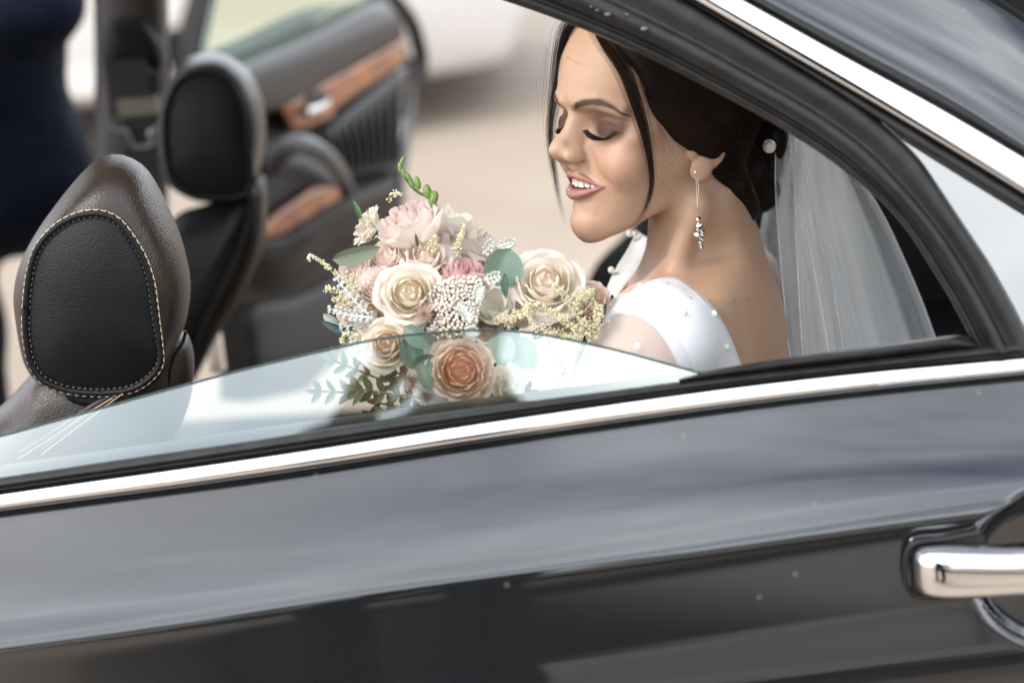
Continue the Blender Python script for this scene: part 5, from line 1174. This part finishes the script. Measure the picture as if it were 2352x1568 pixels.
fl = [
 (1290, 650, 75, 1.83, (.2, .5, .6), BL_, LP, 'cabbage', 'small blush rose behind the round leaf'),
 (250, 900, 95, 1.82, (-.6, .1, .6), (.62, .38, .26), (.74, .50, .38), 'rose', 'tan rose half hidden behind the silvery fern'),
 (360, 430, 100, 1.84, (-.75, .35, .25), (.72, .62, .45), (.84, .77, .62), 'carn', 'ruffled cream carnation at the left of the top rose'),
 (865, 400, 120, 1.85, (.35, .7, .2), (.83, .84, .70), WH, 'tulip', 'white loose petalled flower behind the top rose'),
 (1000, 515, 150, 1.83, (.45, .65, .25), (.78, .66, .54), (.86, .76, .66), 'open', 'beige rose with pointed outer petals'),
 (605, 400, 205, 1.80, (-.38, .82, .35), (.82, .52, .50), (.88, .76, .70), 'garden', 'largest pale pink rose at the top of the bouquet'),
 (470, 590, 100, 1.79, (-.2, .55, .65), BL_, LP, 'cabbage', 'small pink spray rose below the top rose'),
 (290, 665, 105, 1.79, (-.5, .4, .6), (.84, .60, .52), LP, 'cabbage', 'leftmost pink spray rose'),
 (700, 605, 140, 1.785, (.05, .6, .6), (.82, .62, .50), (.87, .73, .66), 'open', 'pale rose with open curled petals in the centre'),
 (905, 690, 140, 1.785, (.1, .75, .45), (.80, .24, .32), (.88, .40, .48), 'garden', 'bright pink ruffled rose'),
 (415, 770, 120, 1.765, (-.25, .35, .85), (.86, .66, .60), (.87, .74, .70), 'cabbage', 'round blush cabbage rose above the ivory rose'),
 (610, 810, 168, 1.75, (.0, .22, .95), (.87, .76, .52), (.87, .75, .64), 'rose', 'ivory cream rose facing out of the window'),
 (1640, 860, 130, 1.79, (.15, .35, .8), (.86, .50, .34), (.87, .62, .50), 'garden', 'peach rose at the right behind the cream sprays'),
 (1490, 975, 115, 1.775, (-.1, -.1, .9), (.78, .68, .50), (.84, .75, .60), 'bud', 'half closed cream rose below the white rose'),
 (1400, 745, 195, 1.755, (-.02, .36, .9), (.93, .78, .64), (.95, .86, .76), 'rose', 'large ivory rose with long curled petals at the right'),
 (1100, 905, 120, 1.765, (-.15, .55, .7), (.82, .82, .62), WH, 'tulip', 'white cup shaped flower beside the berries'),
 (470, 1110, 140, 1.745, (-.15, .12, .95), (.82, .50, .30), (.85, .74, .56), 'rose', 'tan centred cream rose at the glass edge'),
 (905, 1255, 190, 1.735, (.02, .1, 1), (1.0, .34, .13), (.99, .74, .60), 'garden', 'large peach rose behind the window glass'),
 (1170, 1370, 95, 1.74, (.3, .2, .7), (.84, .84, .74), WH, 'tulip', 'white petals low behind the glass'),
 (545, 700, 95, 1.79, (-.2, .5, .7), BL_, LP, 'cabbage', 'small pink spray rose wedged in the middle of the cluster'),
 (800, 500, 110, 1.82, (.2, .7, .4), BL_, LP, 'open', 'pale petals tucked behind the open rose'),
 (1000, 640, 90, 1.815, (.3, .6, .5), PK, BL_, 'cabbage', 'blush rose behind the round eucalyptus leaf'),
 (1555, 720, 85, 1.80, (.3, .7, .4), BL_, LP, 'cabbage', 'small blush rose behind the large ivory rose'),
 (380, 930, 105, 1.80, (-.3, .0, .8), (.7, .45, .32), (.82, .62, .48), 'rose', 'tan rose under the silvery fern'),
 (1060, 1010, 80, 1.775, (.0, .0, 1), BL_, IV, 'cabbage', 'small ivory rose below the berries'),
 (1290, 840, 100, 1.77, (.1, .4, .8), WH, IV, 'open', 'ivory rose filling the gap beside the large rose'),
 (1000, 760, 75, 1.76, (.1, .5, .8), BL_, LP, 'cabbage', 'small blush bud above the berries'),
 (1240, 940, 80, 1.77, (.5, .1, .6), (.8, .78, .6), (.84, .80, .68), 'tulip', 'cream curled petals between the white flowers'),
]
for i, (a, b, r, d_, dr, ci, co_, kd, lb) in enumerate(fl): flower(a, b, r, d_, dr, ci, co_, kd, seed=i * 7, name='rose' if kd != 'tulip' else 'lisianthus', label=lb)

def leaf(cx, cy, L, Wd, ang, depth, tilt=(0, 0), colr=(.10, .16, .11), name='leaf', bend=.12, pale=(.25, .32, .26), rounded=.6, nu=9, nv=7, parent=None, conv=True):
    """leaf centred on an enlarged-crop position; ang = direction of its tip in the picture plane"""
    c = pd(*(c3(cx, cy) if conv else (cx, cy)), depth); sc = .3984 * depth / FPX; L *= sc; Wd *= sc
    a = radians(ang); ex = CR * cos(a) + CU * sin(a); ey = -CR * sin(a) + CU * cos(a); ez = -CF
    ex = unit(ex + ez * tilt[0]); ey = unit(ey + ez * tilt[1]); ez = unit(np.cross(ex, ey))
    t = np.linspace(0, 1, nu); s = np.linspace(-1, 1, nv); T_, S_ = np.meshgrid(t, s, indexing='ij')
    w = np.sin(pi * T_ ** .9) ** rounded
    P = c + ((T_ - .5) * L)[..., None] * ex + (S_ * w * Wd / 2)[..., None] * ey + ((S_ ** 2 * w * Wd * .16) - bend * L * (T_ - .5) ** 2 * 2 - .02 * L * np.exp(-(S_ / .12) ** 2))[..., None] * ez
    o = obj(name, P.reshape(-1, 3), np.array(grid_faces(nu, nv)), M['leafm'], parent or bq)
    vein = np.exp(-(S_ / .10) ** 2) + .35 * np.clip(np.sin((T_ * 7 - np.abs(S_) * 2) * pi), 0, 1) ** 6
    k = np.clip(vein * .35 + RNG.normal(0, .03, vein.shape), 0, 1).reshape(-1, 1); set_tone(o, np.array(colr) * (1 - k) + np.array(pale) * k); return o
EU = (.17, .24, .18); EUP = (.36, .42, .34)
for q in [(1150, 665, 235, 235, 70, 1.755, (.1, .2), EU), (300, 592, 300, 110, 14, 1.775, (.2, .5), (.19, .22, .15)), (655, 1065, 200, 120, -35, 1.735, (.1, .3), EU), (625, 1160, 220, 140, -75, 1.74, (-.2, .1), (.15, .22, .18)),
          (700, 1300, 160, 95, -68, 1.73, (.0, -.3), EU), (690, 1215, 150, 100, 30, 1.735, (.2, .2), (.14, .21, .17)), (1140, 1140, 190, 170, -80, 1.75, (.1, .1), (.26, .36, .30)), (1270, 1160, 210, 170, -60, 1.75, (.1, .2), (.26, .36, .30)),
          (1190, 1070, 120, 100, 20, 1.76, (.1, .1), EU), (310, 340, 140, 36, 112, 1.86, (.1, .5), (.10, .2, .07)), (200, 1020, 230, 50, -22, 1.79, (.1, .4), (.05, .09, .08)), (165, 975, 150, 60, -35, 1.80, (.2, .3), (.30, .33, .28)),
          (1690, 980, 260, 60, 62, 1.765, (.2, .4), (.05, .09, .06)), (1160, 770, 150, 50, -88, 1.75, (.1, .3), (.06, .10, .07)), (1210, 860, 160, 60, -50, 1.775, (.1, .2), (.10, .13, .07)), (1200, 1000, 200, 70, 15, 1.78, (.1, .3), (.06, .10, .05)),
          (650, 510, 90, 20, 100, 1.755, (.3, .1), (.08, .07, .04)), (560, 940, 100, 40, -120, 1.77, (.1, .1), (.10, .14, .06)), (430, 500, 150, 60, -60, 1.83, (.1, .2), (.06, .10, .04)), (640, 1010, 130, 90, 200, 1.75, (.1, .3), EU)]:
    leaf(q[0], q[1], q[2], q[3], q[4], q[5], q[6], q[7], 'eucalyptus_leaf', pale=EUP if q[7][0] > .12 else (.14, .18, .12), rounded=.5 if q[3] > 80 else .8)
# dark pistachio sprigs seen through the pane
def sprig(p0, ang, n, step, L, Wd, depth, colr, bendk=0.0):
    x, y = p0; st = [pd(*c3(x, y), depth)]; par = None; items = []
    for i in range(n):
        a = radians(ang + bendk * i); x += step * cos(a); y -= step * sin(a); st.append(pd(*c3(x, y), depth + RNG.normal(0, .002)))
        for sg in (1, -1): items.append((x + L * .45 * cos(a + sg * .9), y - L * .45 * sin(a + sg * .9), math.degrees(a) + sg * 52))
    items.append((x + L * .5 * cos(a), y - L * .5 * sin(a), math.degrees(a)))
    stem = MB().tube(spline(st, 20), .0009, 6).build('stem', M['stem'], bq)
    for (lx, ly, la) in items: leaf(lx, ly, L * RNG.uniform(.85, 1.1), Wd, la, depth + RNG.normal(0, .004), (RNG.normal(0, .3), RNG.normal(0, .4)), colr, 'leaf', pale=(.10, .15, .07), rounded=.8, parent=stem, nu=7, nv=5)
M['stem'] = mat('green_stem', (.10, .13, .05), .6)
DG = (.028, .055, .022)
for a in [((700, 1420), 172, 5, 78, 105, 46, 1.76, DG), ((640, 1330), 150, 4, 70, 95, 44, 1.765, DG), ((690, 1460), 196, 5, 74, 100, 40, 1.755, DG), ((600, 1260), 128, 3, 60, 90, 40, 1.77, DG),
          ((560, 1420), 120, 3, 60, 90, 40, 1.775, DG), ((740, 1500), 170, 4, 76, 90, 40, 1.77, DG), ((420, 1390), 178, 4, 80, 100, 40, 1.77, (.10, .16, .09)), ((440, 1310), 158, 4, 70, 95, 40, 1.78, (.10, .16, .09)),
          ((560, 1130), 200, 3, 60, 90, 36, 1.80, DG), ((1560, 1020), 30, 4, 60, 90, 34, 1.80, DG), ((1000, 1450), 12, 4, 70, 90, 36, 1.77, DG)]: sprig(*a)
# deep foliage filling the bouquet
ds = np.random.default_rng(3)
for i in range(90):
    a = ds.uniform(0, 2 * pi); r = ds.uniform(0, 1) ** .5; x = 850 + 640 * r * cos(a); y = 900 + 400 * r * sin(a) - 60
    if y < 560 + abs(x - 700) * .18: continue
    leaf(x, y, ds.uniform(110, 190), ds.uniform(40, 80), ds.uniform(0, 360), 1.835 + ds.uniform(-.01, .02), (ds.normal(0, .3), ds.normal(0, .3)), (.035, .06, .03), 'leaf', pale=(.08, .12, .06), nu=6, nv=5)

# rice flower beads
def bead_cluster(name, pts, rads, m, tone=None, parent=bq, nu=6, nv=4):
    V = []; Fc = []; sp = MB().sphere((0, 0, 0), 1, nu, nv); sv = np.array(sp.v); sf = np.array(sp.f); o = 0
    for p, r in zip(pts, rads): V.append(sv * r + p); Fc.append(sf + o); o += len(sv)
    ob = obj(name, np.concatenate(V), np.concatenate(Fc), m, parent); ob['kind'] = 'stuff'
    if tone is not None: set_tone(ob, np.repeat(np.array(tone), len(sv), 0))
    return ob
M['bead'] = tone_mat('rice_flower_bud', .7, .1, 0)
pts = []; tn = []; rd = []; br = []
poly = [(760, 760), (870, 715), (1010, 720), (1045, 800), (1010, 900), (990, 1000), (1010, 1050), (900, 1060), (760, 1075), (705, 1030), (740, 980), (780, 930), (700, 850)]
def inpoly(x, y, P):
    c = False; j = len(P) - 1
    for i in range(len(P)):
        if (P[i][1] > y) != (P[j][1] > y) and x < (P[j][0] - P[i][0]) * (y - P[i][1]) / (P[j][1] - P[i][1]) + P[i][0]: c = not c
        j = i
    return c
for _ in range(9000):
    x, y = RNG.uniform(690, 1060), RNG.uniform(710, 1085)
    if not inpoly(x, y, poly): continue
    dd = 1.742 + .00000022 * ((x - 870) ** 2 + (y - 900) ** 2) + RNG.uniform(0, .006)
    p = pd(*c3(x, y), dd)
    if len(pts) and np.min(np.linalg.norm(np.array(pts) - p, axis=1)) < .00285: continue
    pts.append(p); rd.append(RNG.uniform(.0013, .0018)); tn.append(np.array([.88, .80, .71]) * RNG.uniform(.85, 1.12) * [1, RNG.uniform(.93, 1.03), RNG.uniform(.88, 1.05)])
bead_cluster('rice_flower', pts, rd, M['bead'], tn)
mb = MB(); cbase = pd(*c3(880, 960), 1.80)
for p in pts[::3]: mb.tube([p, p * .5 + cbase * .5 + CU * .004, cbase], .0004, 3, cap=False)
mb.build('rice_flower_stems', M['stem'], bq)['kind'] = 'stuff'
mb = MB().sphere(pd(*c3(870, 910), 1.785), .021, 14, 10, (1, 1, 1)).build('rice_flower_heart', mat('dim_green', (.07, .075, .04), .9), bq)
# cream astilbe sprays
M['ast'] = tone_mat('astilbe', .8, .2, 0)
def spray(pts_px, depth, n, sp, r=(.0005, .0011), green=.10, side=4):
    C_ = spline([pd(*c3(a, b), depth) for a, b in pts_px], 60); P = []; Rr = []; Tn = []
    for i in range(n):
        t = RNG.uniform(0, 1); q = C_[int(t * 59)]; P.append(q + RNG.normal(0, 1, 3) * sp * (1.1 - .75 * t)); Rr.append(RNG.uniform(*r)); g_ = RNG.uniform() < green * (.3 + t)
        Tn.append(np.array([.52, .60, .22] if g_ else [.88, .78, .55]) * RNG.uniform(.8, 1.15))
    o = bead_cluster('cream_spray', P, Rr, M['ast'], Tn, nu=5, nv=3); MB().tube(C_, .0005, 4).build('stem', M['stem'], o)
for q, d_, n, sp in [(([(330, 820), (260, 760), (180, 700), (110, 640), (60, 605), (30, 600), (25, 630)]), 1.765, 260, .0017), ([(330, 860), (260, 830), (180, 800), (130, 780), (128, 800)], 1.77, 170, .0022), ([(280, 900), (210, 850), (165, 850)], 1.77, 120, .003),
                     ([(380, 1090), (300, 1060), (235, 1050), (212, 1110)], 1.755, 220, .002), ([(250, 720), (280, 800), (300, 880)], 1.775, 200, .004), ([(740, 560), (750, 520), (758, 480)], 1.755, 130, .0022),
                     ([(870, 590), (890, 520), (915, 460), (925, 425)], 1.765, 200, .0019), ([(500, 260), (530, 240), (560, 243)], 1.80, 60, .0016),
                     ([(1650, 1040), (1600, 960), (1540, 880), (1480, 800), (1440, 760), (1450, 820)], 1.735, 330, .0024), ([(1640, 1060), (1540, 1000), (1440, 930), (1370, 890), (1300, 880)], 1.735, 360, .0024),
                     ([(1620, 900), (1600, 850), (1620, 800), (1680, 880), (1720, 920)], 1.745, 260, .003), ([(1560, 860), (1620, 840), (1660, 790)], 1.74, 160, .0026), ([(1700, 900), (1690, 980), (1660, 1060), (1640, 1090)], 1.74, 300, .0028),
                     ([(1330, 1020), (1420, 1050), (1500, 1070), (1600, 1090)], 1.738, 380, .0034), ([(1400, 1060), (1440, 1150), (1490, 1220), (1500, 1260), (1475, 1310)], 1.70, 260, .0022), ([(1330, 900), (1260, 930), (1190, 980), (1180, 1030)], 1.745, 260, .0026),
                     ([(1120, 970), (1200, 960), (1290, 940)], 1.74, 180, .002), ([(1300, 880), (1290, 930), (1310, 970)], 1.735, 120, .0016), ([(1530, 1060), (1560, 1120), (1600, 1130)], 1.72, 120, .002)]: spray(q, d_, n, sp)
# silvery fern fronds
M['silverleaf'] = mat('silver_felt_leaf', (.62, .63, .57), .9, sheen=.3, noise=(80, .6), c2=(.42, .44, .40))
def frond(pts_px, depth, n, L):
    C_ = spline([pd(*c3(a, b), depth) for a, b in pts_px], 60); mb = MB(); mb.tube(C_, np.linspace(.0012, .0005, 60), 5); k_ = L * .3984 * depth / FPX
    n = int(n * .75)
    for i in range(n):
        t = (i + .5) / n; q = C_[int(t * 59)]; T_ = unit(C_[min(59, int(t * 59) + 2)] - C_[max(0, int(t * 59) - 2)]); S_ = unit(np.cross(T_, CF)); l = k_ * (1 - .45 * t) * (.6 + .4 * sin(pi * t))
        for sg in (1, -1):
            d1 = unit(T_ * .6 + S_ * sg); p1 = q + d1 * l * .6; mb.tube([q, p1, q + d1 * l - CF * .001], [.0006, .0012, .0015], 6)
            for e in (-1, 1): mb.tube([p1, p1 + unit(d1 + e * .9 * T_) * l * .3], [.0008, .0012], 5)
    mb.build('silver_frond', M['silverleaf'], bq)['kind'] = 'stuff'
for q, d_, n, L in [([(390, 960), (340, 950), (250, 940), (180, 910), (135, 905)], 1.75, 11, 46), ([(400, 960), (330, 900), (260, 820), (210, 760), (180, 715)], 1.752, 11, 45), ([(430, 960), (360, 980), (280, 1000), (200, 1010)], 1.76, 9, 44), ([(350, 1050), (310, 1085), (265, 1090)], 1.755, 6, 50),
                    ([(1030, 590), (1060, 560), (1090, 510)], 1.775, 6, 45), ([(1120, 550), (1170, 530), (1215, 520)], 1.775, 6, 45), ([(1040, 740), (1080, 730), (1130, 710)], 1.735, 6, 50), ([(960, 980), (940, 920), (900, 880)], 1.728, 8, 55), ([(1000, 860), (1010, 800), (1030, 770)], 1.73, 7, 45), ([(1000, 1060), (980, 1045), (940, 1030)], 1.72, 6, 50)]: frond(q, d_, n, L)
# wispy clematis heads
def wisps(cx, cy, r, depth, c1, c2_, n=420, name='wispy_seed_head', dirb=(0, 0)):
    c = pd(*c3(cx, cy), depth); R = r * .3984 * depth / FPX; V = []; F_ = []
    for k, cc_ in enumerate((c1, c2_)):
        ls = []
        for i in range(n // 2):
            d = unit(RNG.normal(0, 1, 3) - CF * .9 + CR * dirb[0] + CU * dirb[1]); l = R * RNG.uniform(.5, 1.1); sd = RNG.normal(0, .3, 3); ls.append(np.array([c + d * l * t + sd * l * t * t * .6 for t in np.linspace(0, 1, 7)]) * 1000)
        v_, f_ = hairs(ls, [.14] * len(ls)); o = obj(name, v_ / 1000, f_, mat('wisp', cc_, .7), bq); o['kind'] = 'stuff'
wisps(690, 935, 85, 1.745, (.66, .40, .38), (.78, .62, .48), 380); wisps(610, 1320, 95, 1.75, (.30, .20, .17), (.62, .50, .44), 460); wisps(690, 1400, 80, 1.75, (.30, .22, .18), (.6, .5, .44), 300, dirb=(.6, -.6))
# freesia stem with green buds
fs = spline([pd(*c3(a, b), 1.80) for a, b in [(760, 320), (720, 260), (670, 240), (620, 200), (575, 140), (548, 80), (570, 30)]], 40); fst = MB().tube(fs, np.linspace(.0016, .0006, 40), 7).build('stem', M['stem'], bq)
M['bud'] = mat('green_bud', (.10, .17, .03), .4, noise=(40, .6), c2=(.20, .26, .06), sss=.1)
for (a, b, L, w, an) in [(748, 270, 95, 52, 75), (712, 230, 90, 50, 100), (655, 180, 80, 38, 100), (605, 150, 80, 32, 125), (620, 185, 60, 30, 120), (575, 125, 70, 28, 110), (553, 90, 66, 24, 95), (566, 50, 60, 22, 70), (740, 250, 60, 40, 60)]:
    q = pd(*c3(a, b), 1.796); sc = .3984 * 1.8 / FPX; d = CR * cos(radians(an)) + CU * sin(radians(an)); s_ = unit(np.cross(d, CF)); t = np.linspace(-.5, .5, 9)
    MB().tube([q + d * L * sc * k for k in t], w / 2 * sc * np.sqrt(np.clip(1 - (t * 2) ** 2, .02, 1)) ** .9, 10).build('bud', M['bud'], fst)
# wrapped handle of the bouquet, down behind the door
MB().tube([pd(*c3(800, 1150), 1.83), pd(*c3(820, 1500), 1.80), pd(*c3(850, 1950), 1.79)], [.03, .02, .022], 20).build('ribbon_wrapped_stems', M['satin'], bq)
